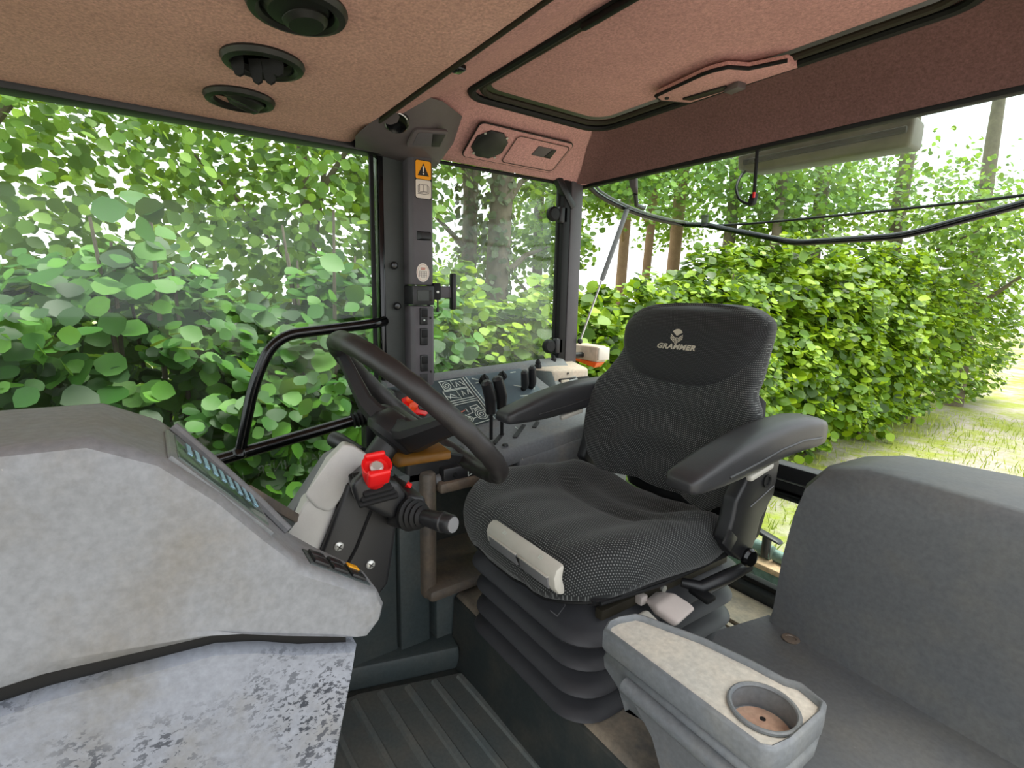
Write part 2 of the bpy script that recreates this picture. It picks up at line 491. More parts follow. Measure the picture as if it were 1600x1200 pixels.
S('door_1', prism([(-.615, -.1), (-.615, .20), (.62, .20), (.62, -.1)], 1.595, 1.645, 'x', .008), 'black', 'black lower edge of the right-hand cab door', 'door')
# door glass with its black frame
w1 = S('window_1', box(1.612, 1.618, -.602, .62, .20, 1.468), 'glass', 'large clear glass of the right-hand door with black surround', 'window', 0)
obj('window_frame', prism([(-.602, .20), (-.602, 1.468), (-.620, 1.468), (-.620, .20)], 1.585, 1.625, 'x', .004), 'gloss_black', w1)
obj('window_frame', box(1.565, 1.625, -.62, .62, 1.446, 1.487, .006), 'black', w1)
obj('inner_seal', box(1.598, 1.612, -.594, -.602 + .02, .21, 1.462, .002), 'rubber', w1)
# printed words on the door glass, seen from behind
def gtxt(s, size, y, z, ang):
    def f(a, b):
        ca, sa = math.cos(ang), math.sin(ang)
        return V(1.6105, y + a * ca - b * sa, z + (a * sa + b * ca))
    return text_bm(s, size, f)
obj('glass_print', gtxt('MAM   INER', .040, -.325, .527, R(-5)), 'etch', w1, 0, label='faint mirrored lettering')
obj('glass_print', gtxt('LO', .040, -.165, .505, R(-5)), 'etch', w1, 0, label='faint mirrored lettering')
# right quarter glass
w2 = S('window_2', box(1.608, 1.614, -1.335, -.77, .74, 1.468), 'glass_dusty', 'dusty rear quarter glass with pale streaks', 'window', 0)
obj('window_seal', tube(smoothpath([(1.604, -.775, .77), (1.604, -.775, 1.463), (1.604, -1.325, 1.463), (1.604, -1.325, .79)], .03), .006, 8), 'rubber', w2)
# hinges of the quarter glass
for z in (.845, 1.345):
    hb = obj('hinge', hull([V(1.575, -1.31, z - .03), V(1.575, -1.31, z + .03), V(1.60, -1.31, z - .03), V(1.60, -1.31, z + .03), V(1.575, -1.35, z - .035), V(1.575, -1.35, z + .035), V(1.60, -1.35, z + .035), V(1.60, -1.35, z - .035)], .008), 'black', w2)
    obj('hinge_knob', lathe([(.0, 0), (.024, 0), (.027, .006), (.027, .02), (.02, .026), (0, .027)], (1.60, -1.285, z), (-1, 0, 0)), 'rubber', hb)
# rear right post
pr = S('trim_1', prism([(1.572, -1.36), (1.572, -1.418), (1.625, -1.432), (1.64, -1.36)], .72, 1.50, 'z', .006), 'pillar', 'slim purple-grey rear corner post of the cab', 'post')
obj('post_seal', box(1.575, 1.625, -1.362, -1.325, .74, 1.475, .006), 'rubber', pr)
obj('post_seal', obox((1.585, -1.335, 1.425), (1, 0, 0), (0, .62, .78), (0, -.78, .62), .03, .13, .03, .006), 'black', pr)
# B post with its switch column
S('trim_2', prism([(1.585, -.615), (1.592, -.70), (1.64, -.70), (1.64, -.615)], .60, 1.475, 'z', .004), 'pillar_green', 'green-grey flat inner face of the door post', 'post')
# roof skin, ceiling front, headliner ring
S('roof', box(.0, 1.70, -1.52, .70, 1.625, 1.70, .02), 'roofskin', 'outer skin of the cab roof', 'roof')
sec = [(.04, 1.466), (.20, 1.474), (1.42, 1.474), (1.50, 1.470), (1.585, 1.458), (1.62, 1.47), (1.62, 1.63), (.04, 1.63)]
cf = S('ceiling', loft([[V(x, y, z + dz * (z < 1.5)) for x, z in sec] for y, dz in ((.70, 0), (-.49, 0), (-.515, .003), (-.528, .012), (-.531, .03))]), 'liner_front',
       'tan fabric front ceiling panel holding the round air vents', 'ceiling')
obj('edge_seal', tube([(.05, -.534, 1.486), (.7, -.534, 1.486), (1.0, -.534, 1.486), (1.30, -.536, 1.486), (1.46, -.536, 1.482)], [.005, .005, .007, .008, .006], 8), 'seal', cf)
obj('edge_clip', obox((.985, -.545, 1.484), (1, .0, 0), (0, 1, 0), (0, 0, 1), .03, .02, .012, .004), 'gloss_black', cf)
def ring(rect, r, z, n=8): return [V(x, y, z) for x, y in rrect(*rect, r, n)]
rings = [ring((.06, 1.635, -1.47, -.52), .05, 1.470), ring((.08, 1.592, -1.425, -.535), .06, 1.462), ring((.085, 1.585, -1.417, -.54), .065, 1.466),
         ring((.16, 1.52, -1.385, -.585), .08, 1.502), ring((.25, 1.44, -1.335, -.655), .085, 1.549), ring((.32, 1.385, -1.305, -.715), .085, 1.575), ring((.34, 1.365, -1.288, -.745), .085, 1.582),
         ring((.36, 1.345, -1.27, -.765), .08, 1.606)]
for r_ in rings[:4]:
    for p in r_:
        if p.y > -.60: p.z = max(p.z, 1.494)      # front edge tucks up behind the ceiling panel
S('headliner', loft(rings, cap0=False, cap1=False), 'liner_rear', 'rose-tan fabric headliner sloping around the roof hatch', 'ceiling', 60)
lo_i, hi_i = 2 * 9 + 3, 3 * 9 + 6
S('trim_8', loft([[p + V(0, .003, -.003) for p in r_[lo_i:hi_i]] for r_ in rings[2:7]], close=False, cap0=False, cap1=False), 'shaded_slope', 'headliner slope above the rear window, its shade painted in as darker rose', 'shaded_slope', 60)  # overlay sheet: shade on the rear slope is put into its colour
# rear frame
S('trim_3', box(.08, 1.60, -1.445, -1.418, 1.452, 1.478, .006), 'rubber', 'black seal along the top of the rear window opening', 'seal')
cb = S('trim_4', box(.10, 1.60, -1.45, -1.40, .525, .60, .008), 'black', 'black cross bar between upper and lower rear windows', 'bar')
obj('bar_seal', box(.10, 1.60, -1.40, -1.395, .555, .559, .001), 'steel', cb)
obj('bar_seal', box(.10, 1.60, -1.44, -1.39, .505, .523, .004), 'gloss_black', cb)
w4 = S('window_4', box(.12, 1.58, -1.387, -1.381, .225, .525), 'glass', 'low fixed rear pane behind the seat', 'window', 0)
ws = S('wall_rear', prism([(-1.345, -.1), (-1.345, .235), (-1.36, .25), (-1.40, .25), (-1.40, -.1)], .10, 1.60, 'x', .004), 'riser', 'dark metal rear wall below the low window', 'wall')
obj('sill_seal', box(.12, 1.58, -1.378, -1.35, .247, .262, .004), 'rubber', ws)
# unseen remainder of the shell: front wall, windscreen, left posts (they shade the cab)
S('wall_front', box(.10, 1.60, .66, .70, -.06, .72), 'black', 'dark front bulkhead ahead of the dash', 'wall')
S('window_3', box(.12, 1.58, .672, .678, .72, 1.47), 'glass', 'windscreen ahead of the dash', 'window', 0)
S('trim_5', box(1.58, 1.64, .62, .70, -.06, 1.5, .008), 'pillar', 'front right windscreen post', 'post')
S('trim_6', box(.02, .08, .62, .70, -.06, 1.5, .008), 'pillar', 'front left windscreen post', 'post')
S('trim_7', box(.02, .09, -1.44, -1.36, .2, 1.5, .008), 'pillar', 'rear left corner post', 'post')

# ================================================================== CEILING FITTINGS
def roof_vent(name, x, y, label, tilt, kind):
    z = 1.474
    t = thing(name, (x, y, z), label, 'air vent', 'round ceiling air vents')
    obj('bezel', lathe([(.052, 0.004), (.072, .004), (.074, -.004), (.070, -.012), (.060, -.015), (.054, -.010), (.052, .0)], (x, y, z), (0, 0, 1), 36), 'vent', t)
    ax = Vector((tilt[0], tilt[1], -1)).normalized(); u = ax.cross(V(1, 0, 0)).normalized(); w = ax.cross(u)
    c = V(x, y, z + .004)
    if kind == 'closed':
        obj('shutter', lathe([(0, .012), (.02, .017), (.044, .013), (.054, .0), (.05, -.01)], c, ax, 32), 'vent', t)
        obj('shutter', lathe([(0, .026), (.026, .025), (.034, .018), (.036, .008)], c + u * .012 - w * .012, ax, 28), 'vent', t)
    else:
        obj('bowl', lathe([(0, -.02), (.03, -.018), (.05, -.004), (.053, .003), (.05, .004), (.03, -.012), (0, -.014)], c, ax, 32), 'rubber', t)
        rr_ = V(-.57, -.82, 0); ff = (V(.70, -.50, -.52)).normalized(); dn = V(.18, -.12, -1).normalized()
        for k in (-1.5, -.5, .5, 1.5):
            h = .050 - abs(k) * .008; o_ = c + rr_ * (k * .0245) + V(-.01, .01, 0) * (abs(k))
            prof = [(-.0115, -.012), (-.0120, h * .55), (-.0085, h * .9), (0, h), (.0085, h * .9), (.0120, h * .55), (.0115, -.012)]
            bm = bmesh.new()
            A = [bm.verts.new(o_ + rr_ * a + dn * b - ff * .002) for a, b in prof]; B = [bm.verts.new(o_ + rr_ * a + dn * b + ff * .002) for a, b in prof]
            bm.faces.new(A); bm.faces.new(B[::-1])
            for i in range(7): bm.faces.new((A[i], B[i], B[(i + 1) % 7], A[(i + 1) % 7]))
            bmesh.ops.recalc_face_normals(bm, faces=bm.faces)
            obj('louvre', bm, 'rubber', t)
roof_vent('ceiling_vent', .915, -.226, 'closed round ceiling vent, the largest in the picture at the top', (-.1, -.1), 'closed')
roof_vent('ceiling_vent', 1.158, -.219, 'round ceiling vent with louvres hanging open, middle of the three', (-.25, .15), 'open')
roof_vent('ceiling_vent', 1.403, -.211, 'round ceiling vent nearest the door glass, its flap turned away', (.35, .3), 'closed')

# roof hatch
t = thing('roof_hatch', (X0, -1.02, 1.585), 'fabric-lined roof hatch with dark double seal and rear latch', 'roof hatch')
obj('hatch_panel', loft([ring((.395, 1.31, -1.24, -.80), .06, 1.602), ring((.41, 1.295, -1.225, -.815), .055, 1.598), ring((.60, 1.1, -1.1, -.95), .03, 1.600)], cap0=True, cap1=True), 'liner_rear', t, 50)
def rimtube(rect, r, z, rad, mat, nm):
    pts = ring(rect, r, z, 8)
    secs = []
    n = len(pts)
    c = V((rect[0] + rect[1]) / 2, (rect[2] + rect[3]) / 2, z)
    for i in range(n + 1):
        p = pts[i % n]; tt = (pts[(i + 1) % n] - pts[i - 1]).normalized(); nn = tt.cross(V(0, 0, 1)).normalized()
        secs.append([p + nn * math.cos(a) * rad + V(0, 0, 1) * math.sin(a) * rad * .8 for a in [2 * math.pi * k / 8 for k in range(8)]])
    obj(nm, loft(secs, cap0=False, cap1=False), mat, t)
rimtube((.352, 1.353, -1.279, -.757), .075, 1.584, .012, 'rubber', 'outer_seal')
rimtube((.375, 1.33, -1.258, -.78), .07, 1.592, .010, 'seal', 'inner_seal')
hx = [(1.02, -1.165), (1.03, -1.195), (.995, -1.275), (.70, -1.28), (.70, -1.23), (.775, -1.20), (.80, -1.155), (.83, -1.145), (.86, -1.143)]
hp = obj('latch_plate', prism(hx, 1.574, 1.592, 'z', .004), 'liner_rear', t)
obj('plate_edge', tube([V(x, y, 1.577) for x, y in [(.995, -1.268)] + [hx[1], hx[0]] + hx[:4:-1] + [(.70, -1.228)]], .0045, 8), 'rubber', hp)
obj('latch_slot', prism([(.98, -1.225), (.97, -1.25), (.86, -1.262), (.86, -1.237)], 1.569, 1.576, 'z', .001), 'ink', hp)
obj('latch', obox((.845, -1.255, 1.568), (1, -.15, 0), (.15, 1, 0), (0, 0, 1), .045, .03, .018, .004), 'pod', hp)
obj('screw', lathe([(0, .004), (.005, .004), (.006, 0)], (1.005, -1.192, 1.574), (0, 0, -1), 12), 'ink', hp)
obj('slide_rail', box(.50, .86, -.762, -.748, 1.564, 1.578, .004), 'rubber', t)

# speaker panel on the sloped headliner
SP0 = V(1.415, -.855, 1.553); SPy = V(-.0, -1, 0); SPd = V(.21, 0, -.129).normalized(); SPn = SPd.cross(SPy).normalized()
if SPn.z > 0: SPn = -SPn
def sp(a, b, h=0): return SP0 + SPy * a + SPd * b + SPn * (h + .006)
t = thing('speaker_panel', sp(.18, .07), 'rounded tan trim panel with loudspeaker and finger recess above quarter glass', 'speaker panel')
def plate(poly, h0, h1, fn, bev=.002):
    bm = bmesh.new()
    A = [bm.verts.new(fn(a, b, h0)) for a, b in poly]; B = [bm.verts.new(fn(a, b, h1)) for a, b in poly]
    bm.faces.new(A); bm.faces.new(B[::-1]); n = len(poly)
    for i in range(n): bm.faces.new((A[i], A[(i + 1) % n], B[(i + 1) % n], B[i]))
    bmesh.ops.recalc_face_normals(bm, faces=bm.faces)
    return _bev(bm, bev)
obj('panel_groove', plate(rrect(0, .372, 0, .142, .018), -.004, .0015, sp, .001), 'ink', t)
obj('base_panel', plate(rrect(.003, .369, .003, .139, .016), -.003, .003, sp, .001), 'liner_rear', t)
g_ = obj('speaker_grille', plate([(.07 + .062 * math.cos(R(22.5 + 45 * k)), .072 + .058 * math.sin(R(22.5 + 45 * k))) for k in range(8)], .0, .008, sp, .003), 'black', t)
obj('cone', lathe([(.0, .006), (.03, .0045), (.05, .002), (.053, .0)], sp(.07, .072, .007), SPn, 28), 'vent', g_)
for a, b in ((.03, .03), (.11, .03), (.11, .112), (.03, .112)):
    obj('screw', lathe([(0, .003), (.004, .003), (.005, 0)], sp(a, b, .008), SPn, 10), 'steel', g_)
lid = obj('lid', plate(rrect(.145, .36, .014, .128, .014), .0, .006, sp, .001), 'liner_rear', t)
obj('lid_groove', strokes([rrect(.145, .36, .014, .128, .014) + [rrect(.145, .36, .014, .128, .014)[0]]], .003, lambda a, b, h: sp(a, b, .0068)), 'ink', lid, 0)
obj('finger_recess', plate([(.24, .035), (.315, .035), (.315, .075), (.235, .075)], .005, .0085, sp, .001), 'pod', lid)
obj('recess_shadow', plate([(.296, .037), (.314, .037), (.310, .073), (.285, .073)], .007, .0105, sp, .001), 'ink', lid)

# corner pod where the post meets the ceiling
t = thing('corner_pod', (1.52, -.70, 1.42), 'dark moulded plastic corner pod at the post top with lamp recess', 'corner pod')
obj('pod_body', hull([V(1.36, -.525, 1.490), V(1.36, -.545, 1.488), V(1.44, -.500, 1.462), V(1.565, -.640, 1.448), V(1.60, -.625, 1.445), V(1.35, -.70, 1.555), V(1.30, -.60, 1.54), V(1.42, -.80, 1.553), V(1.52, -.825, 1.505), V(1.555, -.795, 1.452), V(1.60, -.80, 1.46), V(1.53, -.70, 1.444), V(1.60, -.70, 1.44), V(1.555, -.79, 1.446), V(1.60, -.80, 1.44), V(1.60, -.82, 1.56), V(1.45, -.72, 1.478), V(1.42, -.62, 1.475), V(1.47, -.495, 1.456), V(1.58, -.53, 1.45)], .014, 3), 'pod', t)
pn = V(-.53, -.18, -.83).normalized(); pc = V(1.434, -.690, 1.478) - pn * .003; py_ = V(0, -1, 0); py_ = (py_ - pn * py_.dot(pn)).normalized(); pd = pn.cross(py_).normalized()
def pp(a, b, h=0): return pc + py_ * a + pd * b + pn * h
obj('lamp_recess', plate(rrect(-.055, .06, -.034, .034, .012), .0, .011, pp, .003), 'pod', t)
obj('lamp_hollow', plate(rrect(-.042, .05, -.024, .026, .008), .002, .0125, pp, .001), 'pillar', t)
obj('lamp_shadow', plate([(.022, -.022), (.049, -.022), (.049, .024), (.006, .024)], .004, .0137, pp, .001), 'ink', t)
kn = V(-.58, .25, -.78).normalized()
kc = V(1.384, -.580, 1.490)
obj('round_jet', lathe([(0, .006), (.02, .008), (.028, .012), (.032, .008), (.033, -.01)], kc, kn, 24), 'gloss_black', t)
obj('jet_rim', tube([kc + (kn.orthogonal().normalized() * math.cos(a) + kn.cross(kn.orthogonal().normalized()) * math.sin(a)) * .030 + kn * .011 for a in [R(20 * i) for i in range(10)]], .0018, 6), 'steel', t)

# ================================================================== SWITCH POST
t = thing('switch_post', (1.57, -.716, .60), 'grey switch column on the post between the two side windows', 'switch post')
obj('post_body', prism([(1.53, -.690), (1.53, -.752), (1.54, -.760), (1.63, -.772), (1.63, -.686), (1.545, -.680)], 1.068, 1.455, 'z', .004), 'pillar', t)
obj('post_lower', prism([(1.526, -.690), (1.526, -.752), (1.536, -.760), (1.63, -.772), (1.63, -.686), (1.541, -.680)], .60, 1.002, 'z', .004), 'pillar', t)
sk = obj('socket_frame', box(1.522, 1.63, -.756, -.682, 1.005, 1.066, .004), 'black', t)
obj('socket_recess', box(1.5185, 1.53, -.745, -.696, 1.017, 1.052, .002), 'pillar_green', sk)
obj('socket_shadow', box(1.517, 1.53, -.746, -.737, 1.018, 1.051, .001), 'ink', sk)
for i, z in enumerate((.970, .905, .820)):
    s_ = obj('rocker_switch', box(1.518, 1.54, -.7315, -.7055, z - .027, z + .027, .003), 'black', t)
    obj('switch_rib', box(1.514, 1.52, -.729, -.708, z - .002, z + .022, .002), 'rubber', s_)
    if i == 0: obj('switch_symbol', lathe([(0, .001), (.003, .001), (.003, 0)], (1.514, -.716, z - .012), (-1, 0, 0), 8), 'white_ink', s_)
obj('blank_slot', box(1.5235, 1.54, -.7315, -.7055, .735, .785, .001), 'ink', t)
obj('post_clip', hull([V(1.53, -.700, 1.203), V(1.53, -.748, 1.205), V(1.53, -.700, 1.232), V(1.53, -.748, 1.232), V(1.516, -.712, 1.208), V(1.516, -.745, 1.208), V(1.518, -.712, 1.228), V(1.518, -.745, 1.228)], .002), 'black', t)
for z in (.965, .79): obj('indicator_pin', lathe([(0, .004), (.003, .003), (.004, 0)], (1.526, -.744, z), (-1, 0, 0), 10), 'ink', t)
def post(a, b, h=0): return V(1.53 - h - .0006, -.724 - a, 1.383 + b)       # a to the rear, b up
t = thing('warning_sticker', post(0, -.055), 'yellow and white warning sticker with triangle and open book', 'sticker')
obj('yellow_field', plate(rrect(-.026, .026, .002, .056, .007, 4), 0, .0006, post, 0), 'sticker_y', t, 0)
obj('white_field', plate(rrect(-.026, .026, -.054, .001, .007, 4), 0, .0006, post, 0), 'sticker_w', t, 0)
obj('border', strokes([rrect(-.0265, .0265, -.0545, .0565, .007, 4) + [rrect(-.0265, .0265, -.0545, .0565, .007, 4)[0]], [(-.026, .001), (.026, .001)]], .0018, lambda a, b, h: post(a, b, .0009)), 'ink', t, 0)
tr = obj('triangle', plate([(-.019, .012), (.019, .012), (0, .048)], .0006, .0012, post, 0), 'ink', t, 0)
obj('exclamation_mark', join(plate([(-.0025, .040), (.0025, .040), (.0015, .023), (-.0015, .023)], .0012, .0016, post, 0), plate(circ(0, .018, .0027, 8)[:-1], .0012, .0016, post, 0)), 'sticker_w', tr, 0)
obj('open_book', strokes([[(-.018, -.037), (-.018, -.018), (-.012, -.013), (0, -.014), (.012, -.013), (.018, -.018), (.018, -.037), (-.018, -.037)], [(0, -.014), (0, -.034)], [(-.013, -.014), (-.013, -.034), (.013, -.034), (.013, -.014)], [(-.019, -.041), (.019, -.041)]], .0018, lambda a, b, h: post(a, b, .0009)), 'ink_grey', t, 0)
def post2(a, b, h=0): return V(1.53 - h - .0006, -.720 - a, 1.106 + b)
t = thing('round_sticker', post2(0, -.028), 'small round white inspection sticker below the clip on the post', 'sticker')
obj('disc', plate([(.022 * math.cos(a), .029 * math.sin(a)) for a in [R(15 * k) for k in range(24)]], 0, .0006, post2, 0), 'sticker_w', t, 0)
obj('ring_print', strokes([[(.0185 * math.cos(R(15 * k)), .0245 * math.sin(R(15 * k))) for k in range(25)]], .0007, lambda a, b, h: post2(a, b, .0009)), 'red_ink', t, 0)
obj('red_print', strokes([[(-.007, .014), (.007, .014)], [(-.006, .010), (.006, .010)]], .003, lambda a, b, h: post2(a, b, .0009)), 'red_ink', t, 0)
obj('grid_print', strokes([[(-.013, b), (.013, b)] for b in (.004, -.002, -.008)] + [[(a, .004), (a, -.014)] for a in (-.012, -.006, 0, .006, .012)] + [[(-.007, -.014), (.007, -.014)]], .0012, lambda a, b, h: post2(a, b, .0009)), 'ink_grey', t, 0)
# device bracket on the post
t = thing('device_bracket', (1.53, -.79, 1.0), 'small black T-shaped device bracket fixed beside the post', 'bracket')
obj('clamp', box(1.525, 1.555, -.782, -.755, 1.022, 1.075, .004), 'rubber', t)
obj('arm', box(1.532, 1.548, -.826, -.775, 1.028, 1.066, .003), 'pillar', t)
obj('holder_plate', box(1.522, 1.55, -.838, -.822, .99, 1.108, .006), 'black', t)
obj('thumb_screw', lathe([(.003, 0), (.003, -.03), (.005, -.032), (.005, -.045), (0, -.046)], (1.535, -.774, 1.028), (0, 0, 1), 10), 'black', t)
obj('bolt', lathe([(0, .003), (.004, .002), (.005, 0)], (1.525, -.769, 1.047), (-1, 0, 0), 10), 'screwm', t)
for z, yy, lb in ((1.126, -.648, 'upper black door stop pin on the green-grey post'), (1.000, -.656, 'lower black door stop pin on the green-grey post')):
    t = thing('door_stop_pin', (1.588, yy, z), lb, 'pin', 'door stop pins')
    obj('pin_head', lathe([(.008, 0), (.010, .01), (.011, .022), (.008, .028), (0, .029)], (1.587, yy, z), (-1, .35, 0), 16), 'gloss_black', t)
    obj('washer', lathe([(.008, 0), (.013, 0), (.013, .003), (.008, .003)], (1.588, yy, z), (-1, .2, 0), 16), 'rubber', t)

# ================================================================== DOOR RAILS
t = thing('grab_rail', (1.555, -.20, .58), 'bent black tubular grab rail across the right door', 'grab rail')
obj('upper_tube', tube(smoothpath([(1.585, -.612, .953), (1.555, -.57, .948), (1.555, -.285, .918), (1.555, -.225, .80), (1.555, -.176, .60)], .13, 10), .0155, 14), 'gloss_black', t)
obj('lower_tube', tube([(1.555, .60, .455), (1.555, -.139, .590), (1.555, -.50, .652)], .0175, 14), 'gloss_black', t)
obj('weld_joint', lathe([(.016, 0), (.021, .006), (.024, .016), (.020, .022)], (1.555, -.178, .612), (0, .22, -.98), 16), 'gloss_black', t)
obj('rubber_boot', lathe([(.018, 0), (.024, .004), (.018, .010), (.026, .016), (.020, .022), (.029, .028), (.022, .034), (.031, .040), (.030, .055), (0, .056)], (1.555, -.488, .650), (0, -.985, .17), 20), 'rubber', t)
obj('rail_bracket', box(1.55, 1.60, -.565, -.53, .45, .69, .006), 'black', t)

# ================================================================== RIGHT SIDE CONSOLE
def zs(y): return .15 * (-.8 - y)
def zp(y): return .05 * (-.8 - y)
t = thing('side_console', (1.40, -.95, .2), 'grey right-hand control console with levers, printed panel and open cubby', 'console')
def csec(y):
    s, p = zs(y), zp(y)
    return [V(1.20, y, .545 + s * .6), V(1.20, y, .572 + s), V(1.205, y, .583 + s), V(1.216, y, .588 + s), V(1.375, y, .592 + s), V(1.392, y, .597 + s), V(1.405, y, .608 + s), V(1.54, y, .762 + p), V(1.552, y, .770 + p), V(1.60, y, .772 + p), V(1.60, y, .50)]
obj('console_top', loft([csec(y) for y in (-.60, -.7, -.8, -.9, -1.0, -1.1, -1.2, -1.33)]), 'console', t, 50)
# cubby below the shelf
cu = obj('cubby', box(1.19, 1.50, -.87, -.575, .205, .24, .008), 'console_brown', t)
obj('cubby_post', prism([(1.190, -.556), (1.180, -.575), (1.195, -.598), (1.28, -.598), (1.28, -.556)], .215, .575, 'z', .010), 'console_brown', cu)
obj('cubby_floor_lip', prism([(1.16, -.56), (1.175, -.90), (1.30, -.92), (1.30, -.56)], .215, .252, 'z', .014), 'console_brown', cu)
obj('cubby_back', box(1.44, 1.47, -.90, -.58, .22, .56), 'riser', cu)
obj('cubby_shelf', prism([(1.175, -.60), (1.185, -.86), (1.40, -.86), (1.40, -.60)], .515, .545, 'z', .008), 'console_brown', cu)
obj('inner_panel', prism([(-.87, .20), (-.87, .56), (-1.34, .62), (-1.34, .20)], 1.195, 1.26, 'x', .008), 'console', t)
fp = obj('socket_panel', box(1.188, 1.24, -.80, -.615, .535, .580, .004), 'black', t)
obj('socket_button', lathe([(0, .004), (.006, .004), (.008, 0)], (1.188, -.65, .558), (-1, 0, 0), 12), 'rubber', fp)
obj('socket_symbol', strokes([[(0, 0), (0, .02), (.010, .013), (.012, .005), (0, 0)], [(.016, .004), (.03, .004)]], .0025, lambda a, b, h: V(1.1868, -.69 - a, .548 + b)), 'white_ink', fp, 0)
# shelf slots
for i, (y, x0, x1) in enumerate(((-.862, 1.25, 1.31), (-.945, 1.245, 1.32), (-1.015, 1.27, 1.305))):
    obj('lever_slot', obox(((x0 + x1) / 2 + .02, y, .5925 + zs(y)), (.62, -.78, .117), (.78, .62, 0), (-.02, .15, 1), (x1 - x0) * 1.5, .014, .004, .0015), 'ink', t)
obj('shelf_print', strokes([[(1.34, -.955), (1.32, -.95)]], .003, lambda a, b, h: V(a, b, .5925 + zs(b) + .002)), 'white_ink', t, 0)
obj('shelf_button', lathe([(0, .006), (.008, .005), (.010, 0)], (1.235, -.845, .592 + zs(-.845)), (0, 0, 1), 12), 'ink', t)
# printed control panel
def pan(a, b, h=0):
    y = a - .06 * (.9 - b)
    p0 = V(1.405, y, .608 + zs(y)); p1 = V(1.54, y, .762 + zp(y))
    return p0.lerp(p1, b) + V(-.752, .0, .66) * (h + .0015)
def gplate(a0, a1, b0, b1):
    bm = bmesh.new(); n = 12
    gq = [[bm.verts.new(pan(a0 + (a1 - a0) * i / n, b0 + (b1 - b0) * j / n, .0002)) for j in range(n + 1)] for i in range(n + 1)]
    for i in range(n):
        for j in range(n): bm.faces.new((gq[i][j], gq[i + 1][j], gq[i + 1][j + 1], gq[i][j + 1]))
    bmesh.ops.solidify(bm, geom=bm.faces[:], thickness=-.002)
    bmesh.ops.recalc_face_normals(bm, faces=bm.faces)
    return bm
pnl = obj('printed_panel', gplate(-.60, -.865, .03, .97), 'slate', t, 0)
pn2 = obj('printed_panel', gplate(-.872, -1.115, .03, .97), 'slate_blue', t, 0)
L = []
def cell(y0, y1, b0, b1): return [(-y0, b0), (-y1, b0), (-y1, b1), (-y0, b1), (-y0, b0)]
L += [cell(.775, .815, .76, .93), cell(.815, .858, .76, .93), cell(.765, .812, .55, .74), cell(.812, .858, .55, .74)]
L += [cell(.70, .860, .06, .47), [(-.70, .51), (-.862, .51)]]
L += [[(-.8685, .05), (-.8685, .95)], [(-.880, .05), (-.880, .95)]]
L += [[(-y, b) for y, b in q] for q in ([(.825, .80), (.832, .88), (.838, .80)], [(.845, .88), (.855, .80)], [(.825, .60), (.83, .70), (.836, .62)], [(.845, .62), (.852, .70), (.858, .60)], [(.775, .60), (.785, .68), (.80, .62)], [(.77, .64), (.805, .58)])]
def pcirc(y, b, r): return [(-(y + r * math.cos(R(30 * k))), b + r / .21 * math.sin(R(30 * k))) for k in range(13)]
L += [pcirc(.793, .84, .013), pcirc(.793, .84, .006), pcirc(.838, .20, .021), pcirc(.838, .20, .014), pcirc(.838, .20, .006), pcirc(.790, .17, .011), pcirc(.790, .17, .005)]
L += [[(-y, b) for y, b in q] for q in ([(.78, .24), (.815, .27), (.818, .38), (.845, .39), (.848, .30)], [(.80, .30), (.80, .36)], [(.775, .13), (.77, .22), (.785, .26)], [(.80, .16), (.815, .17)], [(.825, .30), (.84, .34)], [(.818, .33), (.846, .34)])]
bm = strokes(L, .0016, lambda a, b, h: pan(a, b, .0012))
# strokes() works in the a/b plane, where b is a share of the slope: widen along the slope
obj('panel_print', strokes([[(a, b * .205) for a, b in q] for q in L], .0026, lambda a, b, h: pan(a, b / .205, .0026)), 'white_ink', pnl, 0, kind='stuff'); bm.free()
obj('panel_print_red', strokes([[(-.778, .066), (-.792, .070)]], .004, lambda a, b, h: pan(a, b / .205, .0028)), 'red_ink', pnl, 0)
L2 = [[(-1.03, .60), (-1.06, .52)], [(-1.07, .66), (-1.10, .50), (-1.09, .42)], [(-.90, .80), (-.91, .80)], [(-.915, .62), (-.93, .70)], [(-.92, .45), (-.94, .55), (-.95, .45)], [(-.93, .30), (-.955, .36)], [(-1.02, .34), (-1.06, .30)], [(-1.04, .20), (-1.08, .26)], [(-.90, .90), (-.915, .86)], [(-1.06, .90), (-1.08, .90)]]
obj('panel_print', strokes([[(a, b * .205) for a, b in q] for q in L2], .004, lambda a, b, h: pan(a, b / .205, .0026)), 'white_ink', pn2, 0, kind='stuff')
nrm = V(-.752, 0, .66)
for y, b in ((-.925, .80), (-1.00, .80)):
    k = obj('rotary_knob', lathe([(.012, 0), (.012, .010), (.015, .012), (.016, .026), (.012, .03), (0, .03)], pan(y, b), nrm, 10), 'rubber', t, 20)
    obj('knob_pointer', obox(pan(y, b, .032), nrm.cross(V(0, 1, 0)), (0, 1, 0), nrm, .026, .006, .006, .001), 'rubber', k)
for y, b in ((-.872, .95), (-1.15, .90)):
    obj('panel_screw', lathe([(0, .002), (.003, .002), (.004, 0)], pan(y, b), nrm, 10), 'ink', t)
# two tall levers with cranked grips
def lever(x, y, z0, zt, lean, s=1.0, rod=True):
    lv = obj('lever', tube([(x, y, z0 - .03), (x, y + lean * .3, (z0 + zt) / 2), (x, y + lean * .5, zt - .085)], .0055, 10), 'rubber', t)
    p = V(x, y + lean * .5, zt - .10)
    obj('grip', tube([p, p + V(0, .001, .022), p + V(-.002, .003, .045), p + V(-.006, .012, .070), p + V(-.012, .026, .100), p + V(-.013, .029, .107)], [.0155 * s, .0165 * s, .0185 * s, .0180 * s, .0165 * s, .008 * s], 14), 'black', lv)
lever(1.318, -.848, .60, .780, .006)
lever(1.318, -.888, .60, .790, .006)
